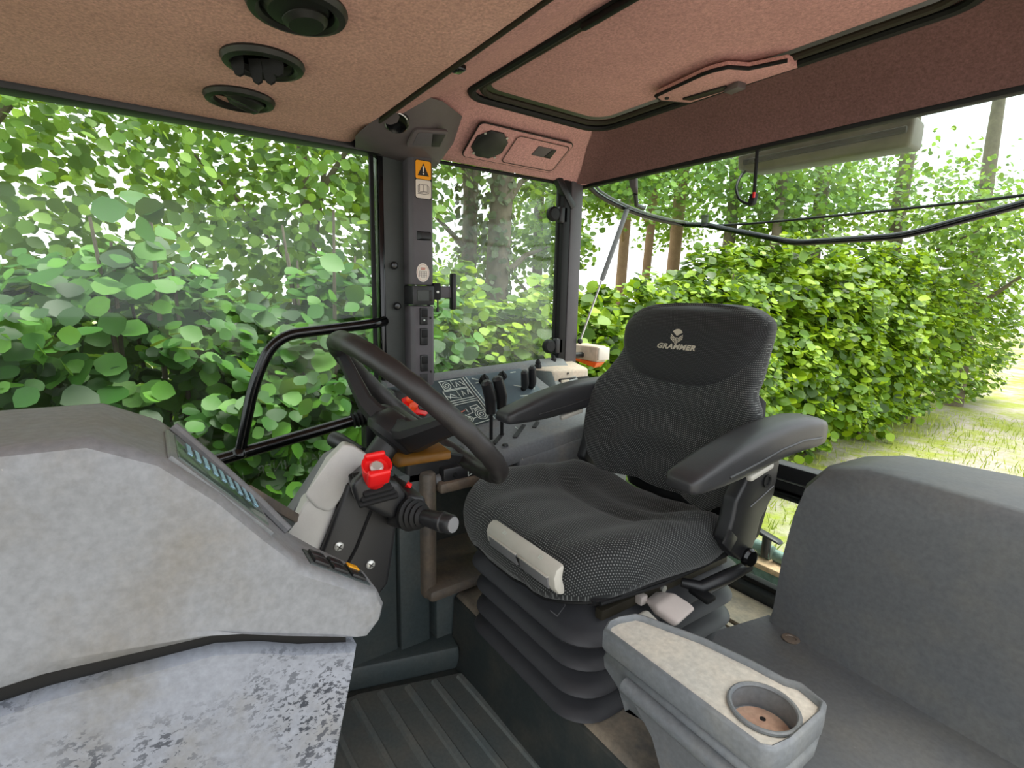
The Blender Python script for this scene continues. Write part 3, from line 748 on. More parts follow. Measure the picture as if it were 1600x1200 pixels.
# two short levers standing on the panel
for y, dz in ((-1.052, 0), (-1.085, .010)):
    c = pan(y, .48)
    lv = obj('short_lever', tube([c - nrm * .005, c + nrm * .02], .010, 10), 'rubber', t)
    obj('grip', tube([c + nrm * .012, c + nrm * .02 + V(0, .003, .012), c + nrm * .03 + V(0, .012, .045 + dz), c + nrm * .032 + V(0, .014, .051 + dz)], [.012, .0145, .0135, .007], 14), 'black', lv)
# beige stowage box behind the panel
bx = obj('stowage_box', hull([V(1.47, -1.215, .60), V(1.60, -1.215, .60), V(1.475, -1.22, .768), V(1.60, -1.16, .782), V(1.53, -1.15, .775), V(1.475, -1.40, .765), V(1.60, -1.41, .785), V(1.60, -1.41, .6), V(1.47, -1.40, .60)], .012), 'beige', t)
obj('box_recess', box(1.466, 1.475, -1.395, -1.245, .665, .735, .003), 'rubber', bx)
obj('box_flap', box(1.462, 1.470, -1.29, -1.25, .665, .73, .003), 'beige', bx)
for k in range(3): obj('box_vent', obox((1.463, -1.335 - .016 * k, .70), (1, 0, 0), (0, .94, .34), (0, -.34, .94), .004, .006, .05, .001), 'sticker_w', bx)
obj('box_screw', lathe([(0, .002), (.004, .002), (.005, 0)], (1.474, -1.29, .752), (-1, 0, 0), 10), 'ink', bx)
obj('inner_cheek', hull([V(1.40, -1.17, .60), V(1.47, -1.17, .60), V(1.53, -1.15, .772), V(1.475, -1.215, .768), V(1.42, -1.215, .66), V(1.42, -1.23, .60), V(1.50, -1.23, .60)], .006), 'panel_dark', t)
for p in ((1.525, -1.185, .778), (1.555, -1.285, .782)):
    obj('cone_knob', lathe([(.014, -.004), (.014, .004), (.010, .010), (.011, .016), (.004, .030), (0, .031)], p, (0, 0, 1), 16), 'rubber', t)
# front pod with the red switch plate
p0, p1, p2, p3 = V(1.36, -.545, .772), V(1.36, -.675, .732), V(1.215, -.525, .675), V(1.215, -.700, .620)
pod = obj('switch_pod', hull([p0, p1, p2, p3, V(1.215, -.515, .54), V(1.215, -.69, .54), V(1.42, -.69, .54), V(1.42, -.515, .54), V(1.42, -.55, .772), V(1.42, -.675, .732)], .012), 'black', t)
pu = (p1 - p0).normalized(); pv = (p2 - p0); pv = (pv - pu * pv.dot(pu)).normalized(); pN = pv.cross(pu)
if pN.x > 0: pN = -pN
def pf(a, b, h=0): return p0 + pu * a + pv * b + pN * (h + .001)
rp = obj('red_plate', plate([(.020, .030), (.035, .018), (.060, .018), (.092, .045), (.098, .065), (.085, .078), (.040, .080), (.022, .060)], -.002, .004, pf, .0015), 'red', pod)
for a, b in ((.042, .033), (.045, .062)):
    obj('push_button', lathe([(.011, 0), (.012, .010), (.010, .014), (0, .014)], pf(a, b, .003), pN, 18), 'orange', rp)
obj('key_slot', plate(rrect(.066, .088, .045, .062, .003, 3), .003, .006, pf, 0), 'ink', rp)
obj('round_socket', lathe([(.010, 0), (.013, .002), (.014, 0), (.010, .001), (0, .0005)], pf(.085, .115, .001), pN, 18), 'rubber', pod)
obj('yellow_button', obox(pf(.128, .075, .003), pu, pv, pN, .014, .018, .010, .002), 'amber', pod)
obj('pod_edge', tube([pf(.118, .008, .002), pf(.124, .10, .002), pf(.128, .15, .002)], .0022, 6), 'grey', pod)

# ================================================================== DASH
t = thing('dash_console', (X0, .1, 0), 'worn grey instrument console with sloped display and flaked lower cowl', 'dash')
prof = [(-.188, .640), (-.203, .655), (-.207, .672), (-.200, .692), (-.168, .716), (-.118, .752), (-.085, .792), (-.045, .845), (.0, .892), (.05, .918), (.66, .925), (.66, .70), (.10, .712), (-.03, .702), (-.07, .690), (-.11, .672)]
def inset(pr, d, c=(.12, .78)):
    out = []
    for y, z in pr:
        v = Vector((y - c[0], z - c[1])); L_ = v.length; v *= max(L_ - d, 0) / L_
        out.append((c[0] + v.x, c[1] + v.y))
    return out
def ylim(x):
    x = abs(x - X0)
    return interp(x, [(0, .02), (.09, .0), (.135, -.06), (.195, -.14), (.25, -.204), (.262, -.22)])
def interp(z, tab):
    if z <= tab[0][0]: return tab[0][1]
    for (a, va), (b, vb) in zip(tab, tab[1:]):
        if z <= b:
            u = (z - a) / (b - a); u = u * u * (3 - 2 * u); return va + (vb - va) * u
    return tab[-1][1]
def dsec(x, d): return [V(x, max(y, ylim(x)), z) for y, z in inset(prof, d)]
obj('upper_cowl', loft([dsec(.552, .045), dsec(.549, .020), dsec(.553, .006), dsec(.562, 0), dsec(.58, 0), dsec(.60, 0), *[dsec(.60 + .13 * i / 10, 0) for i in range(1, 11)], dsec(.738, .008), dsec(.740, .03)]), 'dash', t, 40)
lp = [(-.176, .622), (-.170, .59), (-.150, .50), (-.11, .30), (-.05, .10), (-.02, 0), (.66, 0), (.66, .68), (.10, .69), (-.03, .680), (-.07, .666), (-.11, .646)]
def lsec(x, d): return [V(x, y, z) for y, z in inset(lp, d, (.2, .35))]
obj('lower_cowl', loft([lsec(.568, .02), lsec(.563, .006), lsec(.572, 0), lsec(.725, 0), lsec(.735, .012)]), 'dash_low', t, 40)
obj('seam_shadow', prism([(-.165, .60), (-.165, .645), (-.11, .672), (-.03, .70), (.10, .71), (.65, .70), (.65, .66), (.1, .66)], .577, .72, 'x'), 'rubber', t)  # dark strip added to draw the shadow line under the upper cowl
obj('centre_shelf', box(.72, 1.16, .06, .66, 0, .55, .02), 'panel_dark', t)
# sloped face frame: from (-.085,.792) up to (.0,.892)
f0 = V(0, -.118, .752); f1 = V(0, -.0, .892); fd = (f1 - f0).normalized(); fn_ = V(0, -fd.z, fd.y)
def face(x, b, h=0): return V(x, 0, 0) + f0 + fd * b + fn_ * h
def fbox(x0, x1, b0, b1, h0, h1, bev=.002):
    return obox(face((x0 + x1) / 2, (b0 + b1) / 2, (h0 + h1) / 2), (1, 0, 0), fd, fn_, x1 - x0, b1 - b0, h1 - h0, bev)
dp = obj('display_bezel', fbox(.572, .685, .045, .178, -.004, .005), 'tray_rim', t)
obj('display_glass', fbox(.582, .676, .052, .170, .002, .0065, .001), 'lcd', dp)
for k in range(9):
    obj('display_bar', obox(face(.645, .062 + .0115 * k, .0072), (1, .0, 0), fd, fn_, .040, .006, .001, 0), 'lcd_blue', dp)
obj('display_rail', tube([face(.640, .004, .004), face(.665, .05, .006), face(.70, .12, .006), face(.715, .17, .006)], .006, 8), 'console', t)
dp2 = obj('side_rail', obox((.761, -.124, .745), (.078, -.076, -.09), (.7, .7, 0), (.3, -.4, .7), .142, .010, .014, .003), 'console_brown', t)
obj('side_web', hull([V(.716, -.084, .786), V(.792, -.160, .698), V(.70, -.05, .74), V(.78, -.10, .64), V(.73, -.02, .70), V(.80, -.06, .62)], .003), 'panel_dark', dp2)
obj('side_button', obox((.752, -.108, .758), (.078, -.076, -.09), (.7, .7, 0), (.3, -.4, .7), .016, .013, .018, .002), 'black', dp2)
# switch ledge: from (-.200,.692) to (-.118,.752)
l0 = V(0, -.200, .692); l1 = V(0, -.118, .752); ld = (l1 - l0).normalized(); ln_ = V(0, -ld.z, ld.y)
def lbox(x0, x1, b0, b1, h0, h1, bev=.002):
    c = V((x0 + x1) / 2, 0, 0) + l0 + ld * ((b0 + b1) / 2) + ln_ * ((h0 + h1) / 2)
    return obox(c, (1, 0, 0), ld, ln_, x1 - x0, b1 - b0, h1 - h0, bev)
sw = obj('switch_panel', lbox(.566, .606, .008, .092, -.004, .0015, .001), 'panel_dark', t)
for k, m in enumerate(('black', 'black', 'black')):
    s_ = obj('push_switch', lbox(.571, .587, .066 - .026 * k, .086 - .026 * k, .0005, .005, .001), m, sw)
    s_ = obj('push_switch', lbox(.589, .603, .066 - .026 * k, .086 - .026 * k, .0005, .005, .001), m, sw)
    if k == 2: obj('amber_switch', lbox(.590, .602, .018, .034, .004, .0065, .001), 'amber', s_)

# ================================================================== STEERING COLUMN
t = thing('steering_column', (X0, -.12, .0), 'tilted steering column with pale grey cover above black cover and stalks', 'steering column')
def cyl(poly, x0, x1, bev): return prism(poly, x0, x1, 'x', bev, 3)
def shell(near, xn, far, xf, bev): return hull([V(xn, y, z) for y, z in near] + [V(xf, y, z) for y, z in far], bev, 3)
g1 = obj('upper_cover', shell([(-.209, .790), (-.233, .813), (-.250, .806), (-.277, .784), (-.262, .765), (-.241, .748), (-.215, .710), (-.205, .706), (-.188, .717), (-.171, .742)], .785,
                              [(-.238, .757), (-.268, .782), (-.292, .770), (-.25, .73), (-.22, .69), (-.20, .695)], .91, .009), 'column_grey', t)
obj('lower_cover', shell([(-.178, .736), (-.150, .694), (-.141, .672), (-.10, .57), (-.15, .56), (-.188, .630), (-.205, .665), (-.224, .712)], .792,
                         [(-.195, .70), (-.173, .634), (-.12, .54), (-.16, .54), (-.205, .62), (-.23, .70)], .905, .008), 'column_grey', t)
b1 = obj('black_cover', shell([(-.235, .752), (-.30, .735), (-.315, .66), (-.302, .597), (-.297, .557), (-.266, .542), (-.15, .42), (-.12, .45), (-.181, .628), (-.208, .690)], .778,
                              [(-.27, .735), (-.32, .70), (-.33, .60), (-.32, .55), (-.18, .42), (-.15, .46), (-.21, .62)], .92, .007), 'black', t)
obj('cover_rib', tube([(.777, -.205, .575), (.777, -.245, .64), (.777, -.272, .70)], .0025, 6), 'rubber', b1)
for y, z in ((-.2165, .650), (-.2665, .604)):
    s_ = obj('screw', lathe([(.0075, -.004), (.0075, .001), (.005, .003), (0, .0035)], (.776, y, z), (-1, 0, 0), 16), 'screwm', b1)
    obj('screw_cross', strokes([[(-.003, -.003), (.003, .003)], [(-.003, .003), (.003, -.003)]], .0014, lambda a, b, h, y=y, z=z: V(.7715, y + a, z + b)), 'ink', s_, 0)
s_ = obj('screw', lathe([(.007, -.004), (.007, .001), (.003, .002), (0, .0015)], (.789, -.245, .752), (-1, 0, 0), 16), 'rubber', g1)
obj('screw_slot', strokes([[(-.004, -.004), (.004, .004)]], .002, lambda a, b, h: V(.7865, -.245 + a, .752 + b)), 'screwm', s_, 0)
# switch housing on the camera side
hs = obj('switch_housing', hull([V(.703, y, z) for y, z in ((-.216, .776), (-.222, .748), (-.280, .708), (-.301, .742), (-.290, .764), (-.238, .794))] + [V(.80, y, z) for y, z in ((-.240, .755), (-.250, .715), (-.300, .67), (-.330, .715), (-.312, .745), (-.268, .775))], .008, 3), 'black', t)
obj('switch_housing', hull([V(.700, y, z) for y, z in ((-.303, .744), (-.331, .733), (-.335, .704), (-.310, .683), (-.284, .694), (-.283, .709))] + [V(.80, y, z) for y, z in ((-.315, .745), (-.345, .722), (-.345, .668), (-.30, .655))], .007, 3), 'black', t)
kd = V(-.58, .10, .80).normalized()
kc = V(.722, -.256, .760)
ux = kd.cross(V(0, 1, 0)).normalized(); uy = kd.cross(ux)
for rr, hh in ((.030, .000), (.026, .006), (.022, .012)):
    obj('knob_gaiter', obox(kc + kd * hh, ux, uy, kd, rr * 2, rr * 2, .007, .003), 'rubber', hs)
rk = obj('red_knob', lathe([(.013, .012), (.0165, .016), (.018, .028), (.020, .042), (.0215, .054), (.020, .055), (.017, .047), (.009, .044), (0, .044)], kc, kd, 24), 'red', hs)
obj('knob_wing', hull([kc + kd * h + uy * a + ux * b for h in (.032, .062) for a, b in ((-.018, .010), (-.018, .022), (.014, .022), (.014, .015))], .004), 'red', rk)
obj('knob_wing', hull([kc + kd * h + uy * a + ux * b for h in (.032, .058) for a, b in ((-.013, -.014), (-.013, -.022), (.018, -.022), (.018, -.013))], .004), 'red', rk)
obj('knob_screw', lathe([(.009, .040), (.010, .050), (.007, .053), (0, .053)], kc, kd, 18), 'screwm', rk)
obj('red_tab', hull([V(.735, -.310, .742), V(.725, -.317, .742), V(.735, -.317, .752), V(.725, -.310, .752), V(.73, -.323, .747)], .001), 'red', hs)
# black stalk towards the seat's left
s0 = V(.702, -.306, .712); sd = V(-.080, -.030, .006).normalized()
st_ = obj('stalk', lathe([(.011, .02), (.0125, .03), (.0135, .048), (.0145, .058), (.0155, .061), (.0155, .069), (.014, .071), (.0145, .082), (.012, .086), (0, .086)], s0, sd, 22), 'black', t)
obj('stalk_end', lathe([(.0115, .0855), (.0115, .0875), (.0, .088)], s0, sd, 20), 'grey', st_)
obj('stalk_boot', lathe([(.026, -.004), (.027, .003), (.022, .006), (.024, .011), (.019, .014), (.021, .019), (.016, .022), (.017, .026), (.013, .030)], s0, sd, 22), 'rubber', st_)
# far stalk on the other side
s1 = V(.915, -.305, .752); sf = V(.085, .029, .010)
st2 = obj('stalk', lathe([(.010, 0), (.012, .03), (.014, .05), (.016, .072), (.015, .088), (0, .089)], s1, sf, 18), 'black', t)
obj('stalk_end', lathe([(.013, .087), (.013, .091), (0, .0915)], s1, sf, 16), 'grey', st2)
obj('yellow_bracket', hull([V(.80, -.335, .768), V(.90, -.33, .772), V(.80, -.325, .752), V(.90, -.325, .752), V(.735, -.395, .790), V(.86, -.42, .78), V(.735, -.395, .774), V(.86, -.42, .76)], .004), 'brass', t)
obj('column_shaft', tube([(X0, -.26, .69), (X0, -.352, .800)], .028, 20), 'black', t)

# ================================================================== STEERING WHEEL
wc = V(.8535, -.3895, .8337); th = R(45.2)
wn = V(0, -math.sin(th), math.cos(th)); we = V(0, math.cos(th), math.sin(th)); wx = V(1, 0, 0); WR = .187
def wp(ang, r, h=0): return wc + wx * (math.sin(ang) * r) + we * (math.cos(ang) * r) + wn * h
t = thing('steering_wheel', wc - wn * .06, 'black three-spoke steering wheel with grip-moulded rim', 'steering wheel')
NA = 144
secs = []
for i in range(NA + 1):
    a = 2 * math.pi * i / NA
    rr = .0158 * (1 + .035 * math.sin(a * 24))
    d = wx * math.sin(a) + we * math.cos(a)
    secs.append([wc + d * (WR + math.cos(q) * rr) + wn * math.sin(q) * rr * 1.08 for q in [2 * math.pi * k / 16 for k in range(16)]])
obj('rim', loft(secs, cap0=False, cap1=False), 'wheel', t, 60)
for a in (R(40), R(160), R(280)):
    d = wx * math.sin(a) + we * math.cos(a); s_ = d.cross(wn)
    S_ = []
    for r_, h_, wd, tk in ((.025, -.050, .034, .022), (.055, -.050, .030, .020), (.08, -.046, .026, .018), (.13, -.024, .021, .015), (.170, -.006, .019, .013), (.188, .0, .017, .012)):
        c = wc + d * r_ + wn * h_
        S_.append([c + s_ * (wd * u) + wn * (tk * v) for u, v in ((-1, -.6), (-1, .5), (-.8, .8), (0, .55), (.8, .8), (1, .5), (1, -.6), (.6, -1), (-.6, -1))])
    obj('spoke', loft(S_), 'black', t, 30)
hubp = [wp(R(k * 15), .058 if k % 8 else .062, -.062) for k in range(24)]
hb = obj('hub', loft([[wp(R(15 * k), r_, h_) for k in range(24)] for r_, h_ in ((.03, -.080), (.052, -.076), (.060, -.066), (.058, -.048), (.046, -.030), (.040, -.026), (.02, -.025))]), 'black', t, 40)
obj('hub_cap', hull([wp(R(a), r_, h_) for a, r_, h_ in ((40, .072, -.036), (62, .055, -.03), (18, .055, -.03), (160, .066, -.036), (280, .072, -.036), (298, .055, -.03), (262, .055, -.03), (138, .052, -.03), (182, .052, -.03), (40, .034, -.014), (160, .034, -.014), (280, .034, -.014), (40, .055, -.07), (160, .055, -.07), (280, .055, -.07))], .008), 'black', hb)

# ================================================================== FLOOR MAT
t = thing('floor_mat', (.78, -.30, .0), 'ribbed dark rubber floor mat in front of the seat', 'floor mat')
obj('sheet', prism([(1.20, -.37), (1.12, -.63), (.30, -.63), (.20, -.2), (.20, .30), (1.20, .30)], .0, .008, 'z', .003), 'mat', t)
for k in range(12):
    y = -.622 + .0675 * k
    xr = 1.135 - max(0, 0) if y < -.37 else 1.19
    xr = 1.12 + (y + .63) * .30 - .012 if y < -.37 else 1.18
    P = [(xr - (xr - .36) * i / 10, y - .018 * math.sin(math.pi * i / 10 * .55) + .004 * (i / 10)) for i in range(11)]
    S_ = []
    for (x, yy) in P:
        S_.append([V(x, yy - .011, .0078), V(x, yy - .006, .0135), V(x, yy + .006, .0135), V(x, yy + .011, .0078)])
    obj('rib', loft(S_), 'mat', t, 30)

# ================================================================== OPERATOR SEAT
def sm(x, a, b):
    u = min(1, max(0, (x - a) / (b - a))); return u * u * (3 - 2 * u)
t = thing('operator_seat', (X0, -.85, .2), 'black dotted-fabric suspension seat with armrests on rubber bellows', 'seat')
CY, CA, CB = -.832, .272, .252
def cush_top(X, Y):
    z = .548 + .030 * sm(abs(X), .42, .82) * (1 - .45 * sm(Y, .2, .9)) - .014 * sm(Y, .45, 1.0)
    z += .010 * math.exp(-((Y + .15) / .35) ** 2) * (1 - sm(abs(X), .3, .6)) * -1
    q = math.hypot(X * .9, (Y + 1.15) * 1.05)
    if Y < .25: z += .0065 * math.sin(q * 15.0) * sm(-Y, -.25, .2) * (1 - sm(abs(X), .75, .95))
    z += .006 * sm(abs(X), .18, .30) * (1 - sm(abs(X), .36, .5)) * sm(Y, -.2, .3)
    z += .030 * sm(Y, -.7, 1.0)
    return z
prof = [(0.02, 0), (.12, 0), (.22, 0), (.32, 0), (.42, 0), (.52, 0), (.62, 0), (.70, 0), (.78, .001), (.85, .004), (.905, .010), (.945, .019), (.975, .031), (.993, .044), (1.0, .060), (.995, .077), (.975, .089), (.94, .096)]
NS = 72
def cush_rows(prof, expn=4.2):
    rows, uvs = [], []
    ext = 0; last = None
    for r_, dr in prof:
        row, uvr = [], []
        if last: ext += max(0, abs(dr - last[1]) - abs(r_ - last[0]) * .25)
        last = (r_, dr)
        for k in range(NS):
            a = 2 * math.pi * k / NS
            c, s_ = math.cos(a), math.sin(a)
            m = (abs(c) ** expn + abs(s_) ** expn) ** (-1 / expn)
            X, Y = c * m * r_, s_ * m * r_
            front = sm(Y, .3, 1.0)
            z = cush_top(X, Y) - dr * (1 + .10 * front)
            w_ = 1 - .05 * sm(Y, .4, 1)
            row.append(V(X0 + X * CA * w_, CY + Y * CB + .010 * front * (1 - X * X), z))
            d = Vector((c * CA, s_ * CB)).normalized()
            uvr.append((X * CA + d.x * ext, Y * CB + d.y * ext))
        rows.append(row); uvs.append(uvr)
    return rows, uvs
rows, uvs = cush_rows(prof)
cu_ = obj('seat_cushion', loft(rows, uv=uvs), 'fabric', t, 70)
obj('cushion_piping', tube([p + V(0, 0, -.002) for p in rows[-1]] + [rows[-1][0]], .004, 6), 'rubber', cu_)
# backrest
WTAB = [(.552, .185), (.60, .236), (.66, .266), (.735, .270), (.79, .252), (.84, .222), (.90, .212), (.965, .214), (.995, .204), (1.014, .178), (1.026, .135), (1.032, .07)]
TTAB = [(.552, .055), (.60, .085), (.75, .10), (.85, .105), (.96, .11), (1.01, .085), (1.032, .03)]
def yb(z): return -1.105 - .23 * (z - .555)
def wing(X, z): return .066 * abs(X) ** 2.2 * (1 - sm(z, .80, .90)) + .018 * abs(X) ** 2 * sm(z, .80, .9)
def ridge(X, z):
    q = math.hypot(X * 1.25, (z - .555) / .17)
    k = (1 - sm(z, .76, .82)) * (1 - sm(abs(X), .6, .8))
    return .0085 * math.sin(q * 9.5) * k - .006 * math.exp(-((abs(X) - .62) / .06) ** 2) * (1 - sm(z, .78, .84))
def yfront(X, z): return yb(z) + interp(z, TTAB) / 2 + wing(X, z) + ridge(X, z) - .012 * X * X
zz = [.552, .558, .57, .585, .60] + [.60 + .0125 * i for i in range(1, 31)] + [.985, .995, 1.004, 1.012, 1.019, 1.026, 1.030, 1.032]
rows, uvs = [], []
NB = 96
for z in zz:
    w_, tk = interp(z, WTAB), interp(z, TTAB)
    row, uvr = [], []
    for k in range(NB):
        a = 2 * math.pi * (k + .5) / NB
        c, s_ = math.cos(a), math.sin(a)
        X = math.copysign(abs(c) ** .62, c); Yq = math.copysign(abs(s_) ** .62, s_)
        y = yb(z) + Yq * tk / 2 + wing(X, z) + (ridge(X, z) if s_ > 0 else 0)
        row.append(V(X0 + X * w_, y, z)); uvr.append((X * w_ + math.copysign(1, X) * (.05 * (1 - abs(Yq)) if abs(X) > .8 else 0), z + .3))
    rows.append(row); uvs.append(uvr)
br = obj('backrest', loft(rows, uv=uvs), 'fabric', t, 70)
# raised head pad with embroidery
HZ = .926
def padpt(c, s_, r_, h):
    m = (abs(c) ** 3.2 + abs(s_) ** 3.2) ** (-1 / 3.2)
    X, Z = c * m * r_, s_ * m * r_
    z = HZ + Z * (.106 if Z > 0 else .108)
    half = .200 + .022 * sm(Z, -.5, .7)
    if Z < 0: half *= 1 - .30 * Z * Z
    x = X * half
    w_ = max(half, interp(min(z, .99), WTAB))
    return V(X0 + x, yfront(x / w_, z) + h - .016 * X * X * sm(Z, -.2, 1), z)
def padh(r_): return .020 * (1 - r_ ** 5) - .012 * sm(r_, .9, 1.0)
rows, uvs = [], []
for r_ in (.02, .15, .3, .45, .6, .72, .82, .9, .95, .98, 1.0):
    row = [padpt(math.cos(2 * math.pi * k / 64), math.sin(2 * math.pi * k / 64), r_, padh(r_)) for k in range(64)]
    rows.append(row); uvs.append([(p.x, p.z + .11) for p in row])
for r_, h in ((1.004, -.026), (1.0, -.045), (.975, -.058)):
    row = [padpt(math.cos(2 * math.pi * k / 64), math.sin(2 * math.pi * k / 64), r_, h) for k in range(64)]
    rows.append(row); uvs.append([(p.x, p.z + .11) for p in row])
hp = obj('head_pad', loft(rows, uv=uvs, cap1=False), 'fabric_dark', br, 60)
def on_pad(x, z, h=.0012):
    """x to the reader's right (reader faces the backrest)"""
    X = X0 - x
    xs_ = (X - X0)
    Z = (z - HZ) / (.106 if z > HZ else .108); half = .200 + .022 * sm(Z, -.5, .7)
    if Z < 0: half *= 1 - .30 * Z * Z
    w_ = max(half, interp(min(z, .99), WTAB))
    Xn = xs_ / half
    rr = (abs(Xn) ** 3.2 + abs(Z) ** 3.2) ** (1 / 3.2)
    return V(X, yfront(xs_ / w_, z) + padh(min(1, rr)) - .016 * Xn * Xn * sm(Z, -.2, 1) + h, z)
obj('brand_lettering', text_bm('GRAMMER', .0180, lambda a, b: on_pad(a * 1.34 - .002, .920 + b + .03 * a), .25, .0008, 1.08), 'stitch', br, 0, label='pale embroidered brand lettering')
def disc_bars():
    bm = bmesh.new(); r_ = .0195; cx, cz = -.004, .9465
    def poly(ps): bm.faces.new([bm.verts.new(on_pad(cx + a, cz + b, .0012)) for a, b in ps])
    A = lambda d: (r_ * math.cos(R(d)), r_ * math.sin(R(d)))
    poly([(0, .0015)] + [A(d) for d in range(36, 148, 8)])
    for k in range(4):
        o = .0030 + .0047 * k
        for sg in (1, -1):
            # slanted bars right and left of the stem
            q = []
            for dd, ww in ((o, .0032),):
                x0, z0 = sg * .0045, -dd - .0005
                sl = .72 * 1.0
                L_ = 0.0
                while math.hypot(x0 + sg * L_, z0 + sl * L_) < r_ * .97: L_ += .0005
                q = [(x0, z0), (x0 + sg * L_, z0 + sl * L_), (x0 + sg * L_, z0 + sl * L_ - ww), (x0, z0 - ww)]
            if math.hypot(*q[3]) < r_: poly(q if sg > 0 else q[::-1])
    for a in (-.0032, .0006): poly([(a, -.002), (a, -.0185), (a + .0026, -.0185), (a + .0026, -.002)])
    return bm
obj('brand_emblem', disc_bars(), 'stitch', br, 0, label='pale round embroidered emblem with slanted bars')
obj('back_shell', loft([[V(X0 + math.cos(a) * w_ * .9, y + math.sin(a) * .03, z) for a in [2 * math.pi * k / 24 for k in range(24)]] for z, w_, y in ((.50, .18, -1.15), (.56, .22, -1.155), (.70, .24, -1.19), (.80, .22, -1.215), (.84, .16, -1.215))]), 'black', t)
# armrests
def armrest(x, sgn):
    path = [(-.768, .718, .024, .006), (-.771, .724, .030, .012), (-.780, .730, .035, .017), (-.80, .737, .0375, .021), (-.86, .756, .039, .031), (-.92, .772, .039, .0375), (-1.00, .787, .039, .0415), (-1.08, .794, .039, .040), (-1.16, .795, .039, .039), (-1.22, .788, .038, .036), (-1.255, .778, .034, .030), (-1.266, .770, .024, .020)]
    S_ = []
    for y, zt, w_, h_ in path:
        zc = zt - h_
        S_.append([V(x + (math.copysign(abs(math.cos(a)) ** .45, math.cos(a))) * w_, y, zc + math.copysign(abs(math.sin(a)) ** .5, math.sin(a)) * h_) for a in [2 * math.pi * (k + .5) / 28 for k in range(28)]])
    ar = obj('armrest', loft(S_), 'arm', t, 40)
    for s_ in (-1, 1):
        gz = [(-.87, .716), (-.92, .722), (-.98, .730), (-1.05, .742), (-1.14, .748), (-1.22, .742)]
        obj('side_moulding', tube([V(x + s_ * .0385, y, z) for y, z in gz], .0028, 6), 'arm', ar)
    obj('adjuster', obox((x - .022, -1.005, .699), (1, 0, 0), (0, .98, -.18), (0, .18, .98), .014, .085, .014, .005), 'lever_grey', ar)
    return ar
armrest(.5625, -1)
armrest(1.1475, 1)
# side brackets carrying the armrests
for x, s_ in ((.574, -1), (1.136, 1)):
    q = 0 if s_ < 0 else -.12
    b_ = obj('arm_bracket', prism([(y + q, z) for y, z in [(-.985, .672), (-.958, .640), (-.952, .60), (-.935, .555), (-.965, .518), (-1.00, .492), (-1.03, .492), (-1.05, .53), (-1.062, .575), (-1.105, .62), (-1.115, .70), (-1.05, .735), (-1.0, .72)]], x - .018, x + .018, 'x', .008, 3), 'black', t)
    if s_ < 0:
        obj('pivot_knob', lathe([(.020, 0), (.021, .008), (.017, .014), (.008, .016), (0, .015)], (x - .018, -1.018, .500), (-1, .15, 0), 20), 'gloss_black', b_)
        obj('cover_cap', obox((x - .018, -.945, .556), (1, 0, 0), (0, .75, .66), (0, -.66, .75), .005, .04, .034, .002), 'black', b_)
        obj('round_badge', lathe([(.0145, 0), (.0145, .003), (.010, .003), (.009, .001), (0, .001)], (x - .018, -1.065, .662), (-1, 0, 0), 20), 'rubber', b_)
        obj('bracket_seam', tube([(x - .0182, -1.01, .615), (x - .0182, -1.05, .628), (x - .0182, -1.095, .644)], .0014, 6), 'grey', b_)
        obj('bracket_gusset', prism([(-1.05, .60), (-1.12, .66), (-1.135, .62), (-1.10, .52), (-1.07, .50), (-1.045, .53)], x + .002, x + .03, 'x', .004), 'rubber', b_)
        obj('rear_lever', obox((x + .005, -1.062, .530), (1, 0, 0), (0, -.35, .94), (0, .94, .35), .016, .075, .022, .005), 'lever_pink', b_)
# pan, carriage and levers
pan_ = obj('seat_pan', hull([V(X0 - .245, -.625, .498), V(X0 + .245, -.625, .498), V(X0 - .262, -1.07, .492), V(X0 + .262, -1.07, .492), V(X0 - .20, -.66, .452), V(X0 + .20, -.66, .452), V(X0 - .22, -1.05, .452), V(X0 + .22, -1.05, .452)], .006), 'black', t)
obj('pan_rail', tube([(.612, -.635, .492), (.602, -.80, .484), (.594, -.98, .492), (.590, -1.06, .50)], .005, 8), 'rubber', pan_)
obj('carriage', box(X0 - .185, X0 + .185, -1.06, -.70, .415, .455, .008), 'rubber', t)
obj('slide_rail', box(.648, .668, -1.10, -.68, .418, .440, .003), 'seal', t)
obj('slide_rail', box(1.045, 1.065, -1.10, -.68, .418, .440, .003), 'seal', t)
obj('carriage_bolt', lathe([(.008, 0), (.008, .006), (0, .007)], (.648, -.86, .430), (-1, 0, 0), 8), 'screwm', t)
obj('carriage_clip', box(.632, .650, -.795, -.775, .425, .445, .003), 'lever_pink', t)
# front adjuster handles
fh = [(-.577, .536), (-.566, .530), (-.560, .515), (-.563, .495), (-.574, .478), (-.590, .475), (-.588, .49), (-.582, .51), (-.586, .537)]
fh = [(y, z + .028) for y, z in fh]
hd = obj('front_handle', prism(fh, .655, .888, 'x', .006), 'lever_grey', t)
for x0, x1 in ((.672, .762), (.772, .872)):
    obj('handle_recess', prism([(-.5600, .541), (-.5575, .539), (-.5610, .516), (-.5670, .514)], x0, x1, 'x', .001), 'grey', hd)  # darker panel: the recess's shading is put into its colour
    obj('recess_lip', box(x0, x1, -.562, -.556, .538, .541, .001), 'lever_grey', hd)
obj('handle_gap', prism([(-.559, .535), (-.556, .535), (-.572, .502), (-.577, .502)], .763, .771, 'x', .001), 'ink', hd)
for x in (.70, .82):
    obj('handle_mark', strokes([[(0, 0), (.010, 0), (.010, .008), (0, .008)], [(0, .004), (.008, .004)]], .0016, lambda a, b, h, x=x: V(x + a, -.5655 - b * .55, .5585 + b * .40 + .0008)), 'white_ink', hd, 0)
